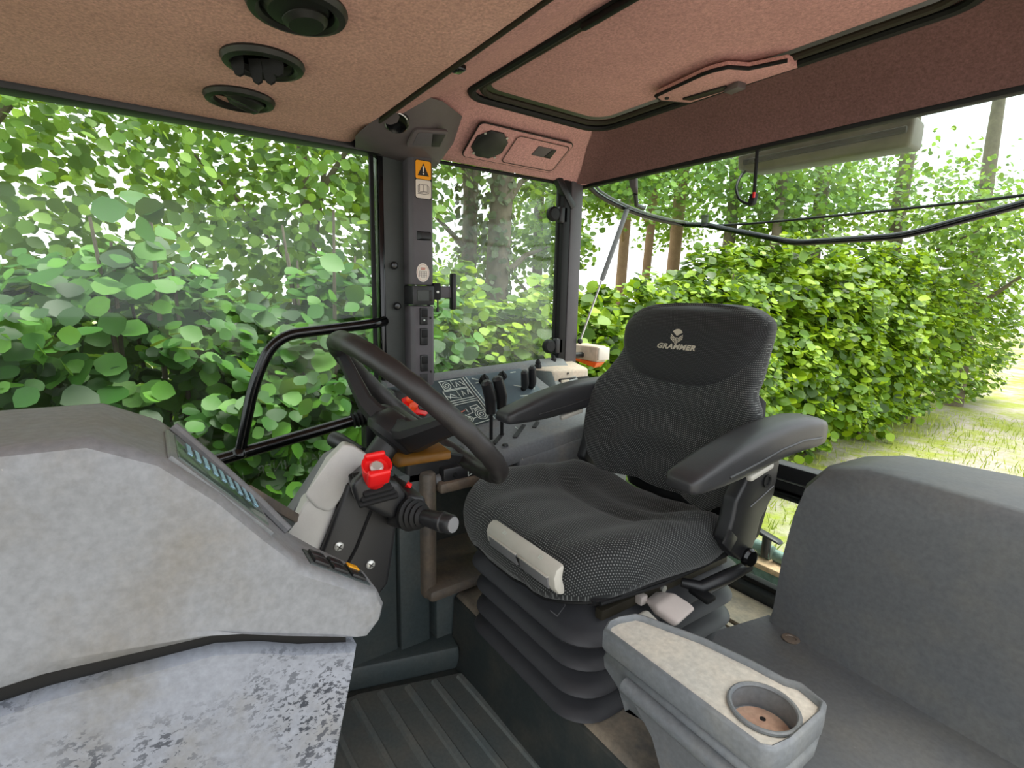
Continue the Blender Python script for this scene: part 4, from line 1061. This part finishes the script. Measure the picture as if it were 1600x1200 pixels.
obj('side_lever', hull([V(.600, -.775, .425), V(.600, -.835, .437), V(.598, -.775, .445), V(.598, -.835, .455), V(.558, -.785, .416), V(.562, -.846, .428), V(.550, -.79, .430), V(.553, -.850, .442), V(.64, -.79, .43), V(.64, -.83, .44)], .007), 'lever_pink', t)
obj('side_lever', hull([V(.615, -.715, .425), V(.61, -.745, .430), V(.555, -.715, .405), V(.552, -.755, .410), V(.60, -.715, .442), V(.60, -.755, .447), V(.545, -.72, .422), V(.545, -.76, .427)], .006), 'lever_grey', t)
sl = obj('side_lever', tube([(.63, -.90, .440), (.598, -.925, .436), (.575, -.985, .455), (.568, -1.05, .462)], [.010, .014, .015, .012], 12), 'black', t)
obj('lever_tip', obox((.588, -.915, .428), (1, 0, .1), (0, 1, 0), (-.1, 0, 1), .05, .032, .012, .005), 'rubber', sl)
obj('fore_aft_knob', lathe([(.008, 0), (.009, .03), (.015, .034), (.016, .045), (.010, .050), (0, .05)], (1.10, -.72, .42), (.5, .85, .1), 16), 'rubber', t)
# bellows: four rubber folds
def fold(z0, z1, grow):
    S_ = []
    x0, x1, y0, y1 = .680, 1.030, -1.125, -.665
    for f, e in ((0.0, -.015), (.02, .040), (.12, .046), (.24, .042), (.36, .026), (.75, -.012), (1.0, -.028)):
        z = z0 + (z1 - z0) * f; e2 = e + grow
        S_.append([V(x, y, z) for x, y in rrect(x0 - e2, x1 + e2, y0 - e2, y1 + e2, .055 + e2 * .5, 7)])
    return loft(S_)
for z0, z1, gr in ((.2, .258, .004), (.252, .318, .0), (.312, .378, .0), (.372, .452, .010)):
    fo = obj('bellows_fold', fold(z0, z1, gr), 'bellows', t, 40)
obj('fold_mark', strokes([[(0, .004), (.022, .004), (.022, .030), (.017, .034)]], .002, lambda a, b, h: V(.745 - a, -.6285 - b * .77 + .0012, .402 + b * .63 + .0014)), 'grey', fo, 0)

# ================================================================== LEFT FENDER AND TRAY
t = thing('left_fender', (.28, -1.05, -.05), 'dark grey plastic fender shell with upright panel behind the tray', 'fender')
obj('fender_top', loft([[V(x, y, z) for x, y in [(.505, -.83), (.520, -.875), (.492, -1.01), (.02, -1.02), (.02, -.60), (.30, -.62)]] for z in (.19, .385, .395, .40)]), 'fender', t)
obj('upright_panel', loft([[V(x0, y0, z), V(x0 + .012, y0 - .03, z), V(x0, y0 - .16, z), V(.02, y0 - .20, z), V(.02, y0 + .03, z), V(x0 - .1, y0 + .012, z)] for x0, y0, z in ((.480, -.985, .385), (.478, -.995, .42), (.474, -1.0, .54), (.466, -1.005, .62), (.452, -1.012, .69), (.42, -1.02, .735), (.36, -1.03, .752), (.30, -1.04, .755))]), 'fender', t, 50)
obj('fender_plug', lathe([(.014, 0), (.016, .003), (.010, .004), (.009, .002), (.004, .003), (0, .003)], (.425, -.968, .400), (0, 0, 1), 18), 'console_brown', t)
t = thing('cup_tray', (.38, -.65, .2), 'grey lateral tray with raised rim and dusty round cup holder', 'tray')
to = [(.545, -.580), (.556, -.600), (.556, -.622), (.546, -.655), (.532, -.664), (.440, -.700), (.365, -.716), (.318, -.722), (.300, -.732), (.262, -.722), (.256, -.70), (.256, -.62), (.262, -.590), (.274, -.579)]
def offs(poly, d):
    out = []
    n = len(poly)
    for i in range(n):
        a, b, c = Vector(poly[i - 1]), Vector(poly[i]), Vector(poly[(i + 1) % n])
        e1 = (b - a).normalized(); e2 = (c - b).normalized()
        n1 = Vector((-e1.y, e1.x)); n2 = Vector((-e2.y, e2.x)); m = (n1 + n2)
        m = m / max(m.length_squared, .3) * 2 * .5 * 2
        out.append((b.x - m.x * d * -1, b.y - m.y * d * -1))
    return out
ar2 = sum(to[i - 1][0] * to[i][1] - to[i][0] * to[i - 1][1] for i in range(len(to)))
sg = 1 if ar2 > 0 else -1
def off(d): return offs(to, d * sg)
# cup hole cut out of the tray floor: floor polygon bridged to a circle
cc, cr = Vector((.308, -.648)), .0425
def tray_shell():
    bm = bmesh.new()
    loops = []
    for d, z in ((.002, .462), (-.002, .470), (-.002, .498), (.000, .503), (.003, .504), (.0055, .502), (.007, .4935)):
        loops.append([bm.verts.new((x, y, z)) for x, y in off(d)])
    for a, b in zip(loops, loops[1:]):
        for i in range(len(a)):
            j = (i + 1) % len(a); bm.faces.new((a[i], a[j], b[j], b[i]))
    bmesh.ops.recalc_face_normals(bm, faces=bm.faces)
    return bm
obj('tray_rim', tray_shell(), 'tray_rim', t, 50)
def tray_floor():
    bm = bmesh.new()
    out = [bm.verts.new((x, y, .494)) for x, y in off(.007)]
    cir = [bm.verts.new((cc.x + cr * math.cos(R(12 * k)), cc.y + cr * math.sin(R(12 * k)), .494)) for k in range(30)]
    es = [bm.edges.new((out[i], out[(i + 1) % len(out)])) for i in range(len(out))] + [bm.edges.new((cir[i], cir[(i + 1) % 30])) for i in range(30)]
    bmesh.ops.triangle_fill(bm, use_beauty=True, use_dissolve=False, edges=es)
    bmesh.ops.recalc_face_normals(bm, faces=bm.faces)
    if sum(f.normal.z for f in bm.faces) < 0: bmesh.ops.reverse_faces(bm, faces=bm.faces)
    return bm
obj('tray_floor', tray_floor(), 'tray', t, 0)
ch = obj('cup_holder', lathe([(.040, 0), (.0425, .001), (.042, .008), (.0435, .0335), (.0455, .0335), (.0455, -.004), (.0, -.004)], (cc.x, cc.y, .4615), (0, 0, 1), 40), 'tray_rim', t)
obj('cup_dust', lathe([(0, .0025), (.025, .0022), (.039, .003), (.041, .0005)], (cc.x, cc.y, .4615), (0, 0, 1), 36), 'rust', ch)
obj('drain_hole', lathe([(0, .0006), (.004, .0006), (.0042, 0)], (cc.x + .008, cc.y - .018, .4638), (0, 0, 1), 12), 'ink', ch)
cup_lip = [V(cc.x + .0440 * math.cos(R(a)), cc.y + .0440 * math.sin(R(a)), .497) for a in range(-100, 261, 12)]
obj('cup_lip', tube(cup_lip, .0035, 8), 'tray_rim', ch)
obj('under_tray', loft([[V(x, y, z) for x, y in off(d)] for z, d in ((.352, .040), (.40, .020), (.432, .003), (.450, .001), (.456, .006), (.462, .012))]), 'tray_rim', t, 50)
obj('under_roll', tube([(.49, -.576, .438), (.40, -.576, .436), (.30, -.575, .434), (.272, -.578, .434)], .013, 12), 'tray_rim', t)
obj('tray_leg', loft([[V(x0, -.60, z), V(x0, -.70, z), V(.27, -.70, z), V(.27, -.60, z)] for x0, z in ((.40, .2), (.42, .30), (.45, .36), (.50, .40), (.52, .43))]), 'console', t)

# ================================================================== REAR WINDOW SASH, STRUT, LAMP, MOTOR
t = thing('rear_window_sash', (X0, -1.44, 1.44), 'tinted rear window swung up and out on black tubular frame', 'window sash')
def sash(x, v):
    """x across, v 0..1 from hinge to lower edge"""
    bow = 1 - ((x - X0) / .72) ** 4
    return V(X0 + (x - X0) * (1 - .035 * v), -1.44 - .56 * v, 1.468 - .155 * v ** .7 + .055 * v * v - .030 * bow * v)
S_ = []
NX = 24
bm = bmesh.new()
gv = [[bm.verts.new(sash(.135 + 1.44 * i / NX, j / 12)) for j in range(13)] for i in range(NX + 1)]
for i in range(NX):
    for j in range(12): bm.faces.new((gv[i][j], gv[i + 1][j], gv[i + 1][j + 1], gv[i][j + 1]))
obj('pane', bm, 'glass_green', t, 60)
rim = [sash(1.575, v / 12) for v in range(13)]
rim2 = [sash(.135, v / 12) for v in range(13)]
low = [sash(1.575 - 1.44 * i / 30, 1.0) for i in range(31)]
obj('frame_tube', tube(rim + low[1:4], .010, 10), 'gloss_black', t)
obj('frame_tube', tube(rim2 + low[-2:-5:-1], .010, 10), 'gloss_black', t)
obj('lower_seal', tube(low, .0045, 8), 'rubber', t)
obj('inner_trim', tube([p + V(-.022, 0, .006) for p in rim], .005, 8), 'pillar', t)
hb_ = [(1.52, -1.985, 1.362), (1.42, -1.985, 1.352), (1.36, -1.995, 1.336), (1.02, -1.97, 1.250), (.69, -1.97, 1.250), (.35, -1.995, 1.336), (.29, -1.985, 1.352), (.19, -1.985, 1.362)]
obj('handle_bar', tube(smoothpath(hb_, .05), .0115, 12), 'gloss_black', t)
obj('latch_stub', lathe([(.014, -.005), (.014, .03), (.017, .033), (.017, .040), (0, .041)], sash(1.44, .965), (0, .1, 1), 16), 'black', t)
obj('hinge', hull([V(1.335, -1.445, 1.472), V(1.372, -1.445, 1.468), V(1.34, -1.455, 1.43), V(1.368, -1.455, 1.43), V(1.345, -1.478, 1.40), V(1.362, -1.478, 1.40), V(1.336, -1.46, 1.472), V(1.37, -1.46, 1.468)], .004), 'pod', t)
obj('hinge_link', tube([(1.353, -1.47, 1.408), (1.372, -1.50, 1.375), (1.39, -1.56, 1.372)], .008, 8), 'black', t)
t = thing('gas_strut', (1.566, -1.41, .85), 'thin gas strut propping the open rear window', 'strut')
a_, b_ = V(1.562, -1.425, .862), V(1.55, -1.64, 1.392)
m_ = a_.lerp(b_, .46)
obj('rod', tube([a_, m_], .0042, 10), 'steel', t)
obj('cylinder', tube([m_, m_.lerp(b_, .04), b_], [.0075, .010, .010], 14), 'grey', t)
obj('ball_end', lathe([(0, -.012), (.009, -.008), (.011, 0), (.008, .009), (0, .011)], a_, (0, 0, 1), 14), 'black', t)
obj('ball_end', lathe([(0, -.012), (.008, -.008), (.010, 0), (.007, .009), (0, .011)], b_, (0, 0, 1), 14), 'black', t)
t = thing('indicator_lamp', (1.60, -1.50, .755), 'beige boxed indicator lamp with orange underside outside the corner post', 'lamp')
lb = hull([V(1.512, -1.475, .842), V(1.512, -1.475, .778), V(1.522, -1.54, .842), V(1.522, -1.54, .774), V(1.66, -1.475, .842), V(1.675, -1.475, .782), V(1.655, -1.55, .842), V(1.67, -1.55, .778)], .008)
lo = obj('lamp_body', lb, 'lamp_body', t)
obj('side_lens', box(1.505, 1.516, -1.54, -1.48, .786, .838, .004), 'sticker_w', lo)
obj('orange_lens', hull([V(1.513, -1.476, .777), V(1.53, -1.54, .773), V(1.668, -1.476, .781), V(1.665, -1.545, .777), V(1.535, -1.485, .752), V(1.545, -1.53, .752), V(1.65, -1.485, .768), V(1.65, -1.535, .768)], .003), 'lens', lo)
obj('lamp_bracket', tube([(1.60, -1.43, .80), (1.60, -1.45, .80), (1.60, -1.48, .80)], .012, 10), 'black', t)
t = thing('wiper_motor', (.80, -1.60, 1.43), 'brown covered rear wiper motor hanging under the roof edge', 'wiper motor')
mo = obj('motor_cover', hull([V(1.015, -1.55, 1.488), V(1.015, -1.60, 1.475), V(1.01, -1.55, 1.442), V(1.0, -1.60, 1.438), V(.96, -1.54, 1.425), V(.55, -1.54, 1.418), V(.55, -1.62, 1.418), V(.55, -1.55, 1.495), V(.55, -1.62, 1.485), V(.96, -1.62, 1.427)], .012), 'motor', t)
obj('cover_band', box(.56, .985, -1.545, -1.535, 1.450, 1.466, .003), 'seal', mo)
obj('cable', tube(smoothpath([(.99, -1.57, 1.44), (.965, -1.50, 1.41), (.945, -1.45, 1.365), (.915, -1.43, 1.325), (.885, -1.425, 1.312)], .03), .004, 8), 'rubber', t)
t = thing('hanging_connector', (.872, -1.425, 1.295), 'black cable lead with small red plug hanging at the rear window', 'cable')
obj('lead', tube([(.873, -1.426, 1.474), (.8715, -1.426, 1.40), (.869, -1.426, 1.325)], .0048, 8), 'rubber', t)
obj('plug', hull([V(.878, -1.418, 1.338), V(.860, -1.418, 1.338), V(.878, -1.434, 1.338), V(.860, -1.434, 1.338), V(.882, -1.416, 1.315), V(.866, -1.416, 1.308), V(.882, -1.436, 1.315), V(.866, -1.436, 1.308), V(.884, -1.426, 1.302)], .003), 'rubber', t)
obj('plug_clip', box(.861, .867, -1.419, -1.414, 1.325, 1.340, .001), 'red', t)
obj('grommet', lathe([(.006, 0), (.012, 0), (.012, -.006), (.006, -.010)], (.873, -1.426, 1.478), (0, 0, 1), 14), 'rubber', t)

# ================================================================== HITCH VALVES OUTSIDE THE REAR PANE
t = thing('hydraulic_valve_block', (.92, -1.85, -1.1), 'weathered green-grey hydraulic valve block with black T-handle behind the low pane', 'valve block')
obj('axle_casting', hull([V(.55, -1.6, -1.1), V(1.15, -1.6, -1.1), V(.55, -2.1, -1.1), V(1.15, -2.1, -1.1), V(.62, -1.62, -.05), V(1.10, -1.62, -.05), V(.62, -2.0, -.05), V(1.10, -2.0, -.05)], .03), 'riser', t)
obj('valve_body', box(.80, 1.07, -1.84, -1.76, -.055, .075, .012), 'cast', t)
obj('top_plate', box(.79, 1.03, -1.85, -1.75, .075, .098, .006), 'rusty', t)
obj('side_block', box(.66, .80, -1.84, -1.74, -.05, .085, .008), 'rusty', t)
obj('spool', tube([(1.06, -1.82, .115), (.98, -1.82, .115)], .022, 16), 'cast', t)
obj('spool', tube([(.975, -1.82, .120), (.90, -1.82, .120)], .028, 16), 'cast', t)
obj('spool', tube([(.89, -1.82, .118), (.72, -1.82, .118)], .022, 16), 'cast', t)
hn = obj('handle_stem', tube([(.915, -1.80, .11), (.915, -1.80, .185)], .016, 14), 'black', t)
obj('handle_top', hull([V(.968, -1.79, .205), V(.968, -1.82, .205), V(.862, -1.79, .175), V(.862, -1.82, .175), V(.96, -1.785, .188), V(.96, -1.825, .188), V(.87, -1.785, .185), V(.87, -1.825, .185)], .006), 'black', hn)
for x, z in ((1.02, .03), (.94, .045), (.88, .0)):
    obj('plug_bolt', lathe([(.012, 0), (.012, .010), (.006, .012), (0, .012)], (x, -1.76, z), (0, 1, 0), 8), 'steel', t)
obj('pipe_elbow', tube(smoothpath([(1.13, -1.80, .03), (1.08, -1.76, .04), (1.06, -1.73, -.01), (.98, -1.72, -.04)], .03), .016, 12), 'cast', t)
obj('lever_fork', hull([V(.93, -1.74, .03), V(.86, -1.74, .045), V(.84, -1.74, .02), V(.90, -1.74, .0), V(.93, -1.75, .03), V(.86, -1.75, .045), V(.84, -1.75, .02), V(.90, -1.75, .0)], .002), 'steel', t)

# ================================================================== PLANTS OUTSIDE
rng = np.random.default_rng(11)
LEAF = np.array([(0, 0, 0), (-.34, .16, .03), (-.5, .45, .05), (-.34, .78, .03), (0, 1.02, -.02), (.34, .78, .03), (.5, .45, .05), (.34, .16, .03), (0, .45, -.03)], float)
LEAF[:, 1] -= .45
LT = [(0, 7, 8), (7, 6, 8), (6, 5, 8), (5, 4, 8), (4, 3, 8), (3, 2, 8), (2, 1, 8), (1, 0, 8)]
BLADE = np.array([(-.06, 0, 0), (.06, 0, 0), (.035, .6, .08), (0, 1.0, .25), (-.035, .6, .08)], float)
BT = [(0, 1, 2), (0, 2, 4), (4, 2, 3)]
def unit(v): return v / np.maximum(np.linalg.norm(v, axis=-1, keepdims=True), 1e-9)
def frames(n, out, spread):
    """leaf frames: normal near `out` + up, midrib hanging"""
    nn = unit(out + rng.normal(0, spread, (n, 3)))
    d = unit(np.cross(nn, rng.normal(0, 1, (n, 3))) + np.array([0, 0, -.7]))
    d = unit(d - nn * (d * nn).sum(1, keepdims=True))
    return nn, d, np.cross(d, nn)
def leaf_mesh(name, pos, nn, d, r, size, mat, tmpl=LEAF, tris=LT, base=(0, 0, 0)):
    n, k = len(pos), len(tmpl)
    co = (pos[:, None, :] + size[:, None, None] * (tmpl[None, :, 0, None] * r[:, None, :] + tmpl[None, :, 1, None] * d[:, None, :] + tmpl[None, :, 2, None] * nn[:, None, :])).reshape(-1, 3) - np.array(base)
    f = (np.array(tris)[None] + (np.arange(n) * k)[:, None, None]).reshape(-1)
    me = bpy.data.meshes.new(name)
    nt = len(f) // 3
    me.vertices.add(len(co)); me.loops.add(len(f)); me.polygons.add(nt)
    me.vertices.foreach_set('co', co.reshape(-1)); me.loops.foreach_set('vertex_index', f.astype(np.int32))
    me.polygons.foreach_set('loop_start', np.arange(0, len(f), 3, dtype=np.int32))
    me.update(); me.validate()
    me.materials.append(MT[mat])
    return me
ONE = {}
def single_leaf(mat):
    if mat not in ONE:
        me = bpy.data.meshes.new('leaf'); me.from_pydata([tuple(v) for v in LEAF], [], LT); me.materials.append(MT[mat])
        me.polygons.foreach_set('use_smooth', [True] * len(me.polygons)); ONE[mat] = me
    return ONE[mat]
def plant(root, pos, out, spread, size, mat, nparts, tmpl=LEAF, tris=LT, near=None):
    """foliage of a plant: the nparts leaves nearest the cab as objects, the rest joined"""
    n = len(pos)
    nn, d, r = frames(n, out, spread)
    b = np.array(BASE[root.name])
    dist = np.linalg.norm(pos - np.array([0, 0, 1.05]), axis=1)
    vis = near(pos) if near is not None else np.ones(n, bool)
    order = np.argsort(np.where(vis, dist, dist + 100))
    pick, rest = order[:nparts], order[nparts:]
    me = single_leaf(mat)
    for i in pick:
        o = bpy.data.objects.new('leaf', me); COL.objects.link(o); o.parent = root
        s = size[i]; m = Matrix(((r[i][0] * s, d[i][0] * s, nn[i][0] * s, pos[i][0] - b[0]), (r[i][1] * s, d[i][1] * s, nn[i][1] * s, pos[i][1] - b[1]), (r[i][2] * s, d[i][2] * s, nn[i][2] * s, pos[i][2] - b[2]), (0, 0, 0, 1)))
        o.matrix_basis = m
    if len(rest):
        me2 = leaf_mesh('foliage', pos[rest], nn[rest], d[rest], r[rest], size[rest], mat, tmpl, tris, b)
        o = bpy.data.objects.new('foliage', me2); COL.objects.link(o); o.parent = root; o['kind'] = 'stuff'
def blob(n, c, rad, inner=.55, lump=.18, low=0.0):
    """points in the outer part of a lumpy ellipsoid"""
    u = unit(rng.normal(0, 1, (n, 3)))
    q = inner + (1 - inner) * rng.random(n) ** .6
    l = 1 + lump * np.sin(u[:, 0] * 5 + c[0] * 3) * np.cos(u[:, 1] * 6 + c[1] * 2) + lump * .7 * np.sin(u[:, 2] * 9 + u[:, 1] * 7 + c[1])
    p = np.array(c) + u * (q * l)[:, None] * np.array(rad)
    return p, u
def clumps(n, c, rad, nc, rc, fill=.35, flat=.45, inner=.72):
    """leaf positions gathered into sprays around the shell of a bush, with a loose fill inside"""
    nf = int(n * fill)
    pf_, uf = blob(nf, c, rad, .25, .12)
    cc_, uc = blob(nc, c, rad, inner, .10)
    k = rng.integers(0, nc, n - nf)
    off = rng.normal(0, 1, (n - nf, 3)); off = unit(off) * (rng.random((n - nf, 1)) ** .5) * rc * np.array([1, 1, flat])
    p = np.concatenate([cc_[k] + off, pf_]); u = np.concatenate([uc[k], uf])
    return p, u
def stems(root, c, h, n, spread, mat='bark', r0=.02, nm='stem'):
    for k in range(n):
        a = random.uniform(0, 2 * math.pi); s = random.uniform(.4, 1) * spread
        p0 = V(c[0] + math.cos(a) * .12, c[1] + math.sin(a) * .12, c[2]); p2 = V(c[0] + math.cos(a) * s, c[1] + math.sin(a) * s, c[2] + h * random.uniform(.7, 1))
        p1 = p0.lerp(p2, .5) + V(random.uniform(-.1, .1), random.uniform(-.1, .1), .1)
        obj(nm, tube([p0, p1, p2], [r0, r0 * .7, r0 * .3], 7), mat, root)
def seen_left(p):      # what the door glass shows
    k = 1.6 / p[:, 0]
    y, z = p[:, 1] * k, 1.05 + (p[:, 2] - 1.05) * k
    return (y > -.62) & (y < .3) & (z > .35) & (z < 1.47)
def seen_rest(p):
    az = np.degrees(np.arctan2(-p[:, 1], p[:, 0])); el = (p[:, 2] - 1.05) / np.hypot(p[:, 0], p[:, 1])
    return (az > 25) & (az < 66) & (el > -.18) & (el < .25)
GZ = -1.1
# hazel bushes close to the door
hz = [((3.25, 1.15, .15), (.75, .80, 1.30), 3000, 120, 'broad-leaved hazel bush farthest forward beyond the door glass'),
      ((3.15, .10, .10), (.80, .85, 1.20), 6000, 280, 'broad-leaved hazel bush filling the left of the door glass'),
      ((3.15, -.95, .05), (.80, .75, 1.15), 6000, 280, 'broad-leaved hazel bush beside the switch post in the door glass')]
for c, rad, n, npart, lb in hz:
    t = thing('hazel_bush', (c[0], c[1], GZ), lb, 'bush', 'hazel bushes by the door')
    p, u = clumps(n, c, rad, 90, .24, .35)
    p[:, 2] = np.maximum(p[:, 2], GZ + .1)
    out = unit(u * .35 + np.array([-.55, 0, .75]))
    sz = rng.uniform(.050, .098, n) * np.where(np.arange(n) < n - int(n * .35), 1.0, 1.4)
    plant(t, p, out, .38, sz, 'leaf_hazel', npart, near=seen_left)
    stems(t, (c[0] + .1, c[1], GZ), 2.6, 6, .45, 'bark', .022)
# tall young trees standing behind the hazels: fill the upper door glass with smaller leaves
for c, rad, n, lb in (((4.9, .9, 1.7), (1.2, 1.4, 2.2), 6500, 'leafy young tree rising behind the forward hazel bush'), ((5.1, -1.3, 1.6), (1.3, 1.4, 2.2), 7500, 'leafy young tree rising behind the hazel beside the post')):
    t = thing('young_tree', (c[0], c[1], GZ), lb, 'tree', 'young trees behind the hazels')
    p, u = blob(n, c, rad, .3, .2)
    plant(t, p, unit(u * .5 + np.array([-.6, 0, .6])), .5, rng.uniform(.055, .10, n), 'leaf_far', 120, near=seen_left)
    obj('trunk', tube([(c[0], c[1], GZ), (c[0] + .05, c[1], .8), (c[0] - .1, c[1] + .1, 2.6)], [.09, .07, .03], 10), 'bark', t)
    for k in range(4):
        a = k * 1.6
        obj('branch', tube([(c[0], c[1], .6 + .4 * k), (c[0] + .4 * math.cos(a), c[1] + .5 * math.sin(a), 1.2 + .45 * k), (c[0] + .8 * math.cos(a), c[1] + 1.0 * math.sin(a), 1.7 + .5 * k)], [.03, .02, .008], 7), 'bark', t)
# hedge running back along the lane
hy = [(-2.05, 1.15, .75), (-2.95, 1.10, .8), (-3.9, 1.25, .85), (-4.9, 1.55, .9), (-6.0, 1.70, 1.0), (-7.3, 1.80, 1.15), (-8.9, 1.9, 1.4), (-11.0, 2.0, 1.8), (-14.0, 2.1, 2.4)]
names = ['low behind the middle of the quarter glass', 'directly behind the rear corner post', 'between corner post and seat back', 'straight above the seat back', 'above the right shoulder of the seat back', 'just right of the seat back', 'seventh along the lane', 'eighth along the lane', 'last, at the far end of the lane']
for (y, top, ry), nm in zip(hy, names):
    c = (3.45 + .05 * math.sin(y * 3), y, (top + GZ) / 2)
    rad = (.75, ry, (top - GZ) / 2 * 1.0)
    n = 10000 if y > -9 else 5000
    t = thing('hedge_shrub', (c[0], c[1], GZ), 'bright yellow-green hedge shrub, ' + nm, 'shrub', 'hedge shrubs along the lane')
    p, u = clumps(n, c, rad, 150, .22, .38, .40)
    p[:, 2] = np.maximum(p[:, 2], GZ + .08)
    out = unit(u * .30 + np.array([-.30, .1, .95]))
    lf = 'leaf_hedge'
    plant(t, p, out, .40, rng.uniform(.045, .080, n) * (1.0 if y > -5 else 1.2) * np.where(np.arange(n) < n - int(n * .38), 1.0, 1.7), lf, 200 if -8 < y < -1.5 else 60, near=seen_rest)
    stems(t, (c[0], c[1], GZ), (top - GZ) * .9, 6, .4, 'bark', .02)
# taller trees: ivy-clad trunks in the quarter glass, slim trunks in the rear opening
def tree(x, y, h, r0, lb, mat, crown, nleaf, ivy=0, lsize=(.06, .105)):
    t = thing('tree', (x, y, GZ), lb, 'tree', 'trees behind the hedge')
    lean = random.uniform(-.15, .15)
    obj('trunk', tube([(x, y, GZ - .1), (x + lean * .3, y, .5), (x + lean, y + lean, h * .55), (x + lean * 1.5, y + lean, h)], [r0 * 1.15, r0, r0 * .8, r0 * .3], 12), mat, t)
    P, U = [], []
    for k in range(len(crown)):
        cx, cy, cz, rr = crown[k]
        p, u = blob(nleaf // len(crown), (x + cx, y + cy, cz), (rr, rr, rr * .75), .2, .25); P.append(p); U.append(u)
        obj('branch', tube([(x + lean * .6, y, max(.8, cz - rr * .9)), (x + cx * .5, y + cy * .5, cz - rr * .3), (x + cx, y + cy, cz)], [r0 * .35, r0 * .22, .012], 7), mat, t)
    p = np.concatenate(P); u = np.concatenate(U)
    plant(t, p, unit(u * .4 + np.array([-.3, .3, .8])), .6, rng.uniform(*lsize, len(p)), 'leaf_far', 0)
    if ivy:
        zz = rng.uniform(GZ, h * .75, ivy); a = rng.uniform(0, 2 * math.pi, ivy)
        rr = r0 * (1.05 + .5 * rng.random(ivy))
        p = np.stack([x + lean * zz / h + rr * np.cos(a), y + rr * np.sin(a), zz], 1)
        nn, d, r = frames(ivy, np.stack([np.cos(a), np.sin(a), np.full(ivy, .3)], 1), .4)
        me = leaf_mesh('ivy', p, nn, d, r, rng.uniform(.05, .09, ivy), 'leaf_ivy', base=BASE[t.name])
        o = bpy.data.objects.new('ivy', me); COL.objects.link(o); o.parent = t; o['kind'] = 'stuff'
def pol(az, dist): return dist * math.cos(R(az)), -dist * math.sin(R(az))
for az, dist, h, r0, lb, mat, ivy, crown, nl in (
    (29.8, 7.0, 7.0, .11, 'tree with dark ivy-clad trunk just right of the switch post', 'bark', 900, [(-.8, .6, 2.9, .9), (.3, -.6, 3.6, 1.1), (-.4, 1.2, 2.2, .7)], 2400),
    (32.7, 6.2, 7.0, .145, 'tree with the thickest ivy-clad trunk, in the quarter glass', 'bark', 1400, [(.2, -.9, 2.6, .8), (-.3, .5, 3.4, 1.0), (.5, -1.3, 1.7, .6)], 2400),
    (37.5, 8.5, 7.0, .09, 'tree with pale leaves at the rear edge of the quarter glass', 'bark', 0, [(0, 0, 2.4, 1.0), (-.5, -.9, 3.1, 1.0), (.3, .8, 1.6, .8)], 2600),
    (46.2, 10.0, 7.5, .10, 'slim brown tree just behind the gas strut', 'bark_warm', 0, [(-.9, 1.0, 2.8, .9), (-.2, .3, 3.6, 1.0)], 1800),
    (48.6, 10.5, 7.5, .085, 'slim brown tree second right of the gas strut', 'bark_warm', 0, [(.2, -.3, 3.6, 1.1), (.2, .8, 3.0, .7)], 1600),
    (51.3, 11.0, 7.5, .13, 'brown tree near the latch stub of the open sash', 'bark_warm', 0, [(0, 0, 3.2, 1.2), (.7, -.8, 2.6, .9)], 2000),
    (56.2, 10.0, 7.5, .11, 'pale-trunked tree seen through the middle of the tinted sash', 'bark', 0, [(-.3, .3, 3.0, 1.1), (.3, -.5, 3.8, 1.2)], 2000),
    (60.5, 9.5, 7.5, .08, 'thin tree directly behind the hanging cable', 'bark', 0, [(0, 0, 3.0, 1.2), (.3, -.6, 2.2, .9)], 2200),
    (64.0, 10.5, 7.5, .12, 'leafy tree below the wiper motor', 'bark', 0, [(0, 0, 2.6, 1.2), (.4, -.8, 3.2, 1.3)], 2400),
    (70.0, 12.0, 7.5, .14, 'tree at the end of the lane on the right', 'bark', 0, [(0, 0, 2.8, 1.5), (-1.3, .2, 2.2, 1.1)], 2400),
    (76.0, 14.0, 7.5, .14, 'tree closing the view at far right', 'bark', 0, [(0, 0, 2.6, 1.7), (-1.5, .2, 2.0, 1.3)], 2400)):
    x, y = pol(az, dist)
    tree(x, y, h, r0, lb, mat, crown, nl, ivy)
# grass on the verge
n = 9000
gp = np.stack([rng.uniform(-1.5, 4.2, n), rng.uniform(-13, -2.4, n), np.full(n, GZ - .02)], 1)
nn = unit(np.stack([rng.normal(0, 1, n), rng.normal(0, 1, n), np.full(n, .2)], 1)); dd = unit(np.array([0, 0, 1.0]) + rng.normal(0, .35, (n, 3))); dd = unit(dd - nn * (dd * nn).sum(1, keepdims=True))
me = leaf_mesh('grass', gp, nn, dd, np.cross(dd, nn), rng.uniform(.05, .14, n), 'grass', BLADE, BT)
o = bpy.data.objects.new('grass', me); COL.objects.link(o)
tag(o, 'short yellow-green grass on the verge behind the tractor', 'grass', None, 'stuff')
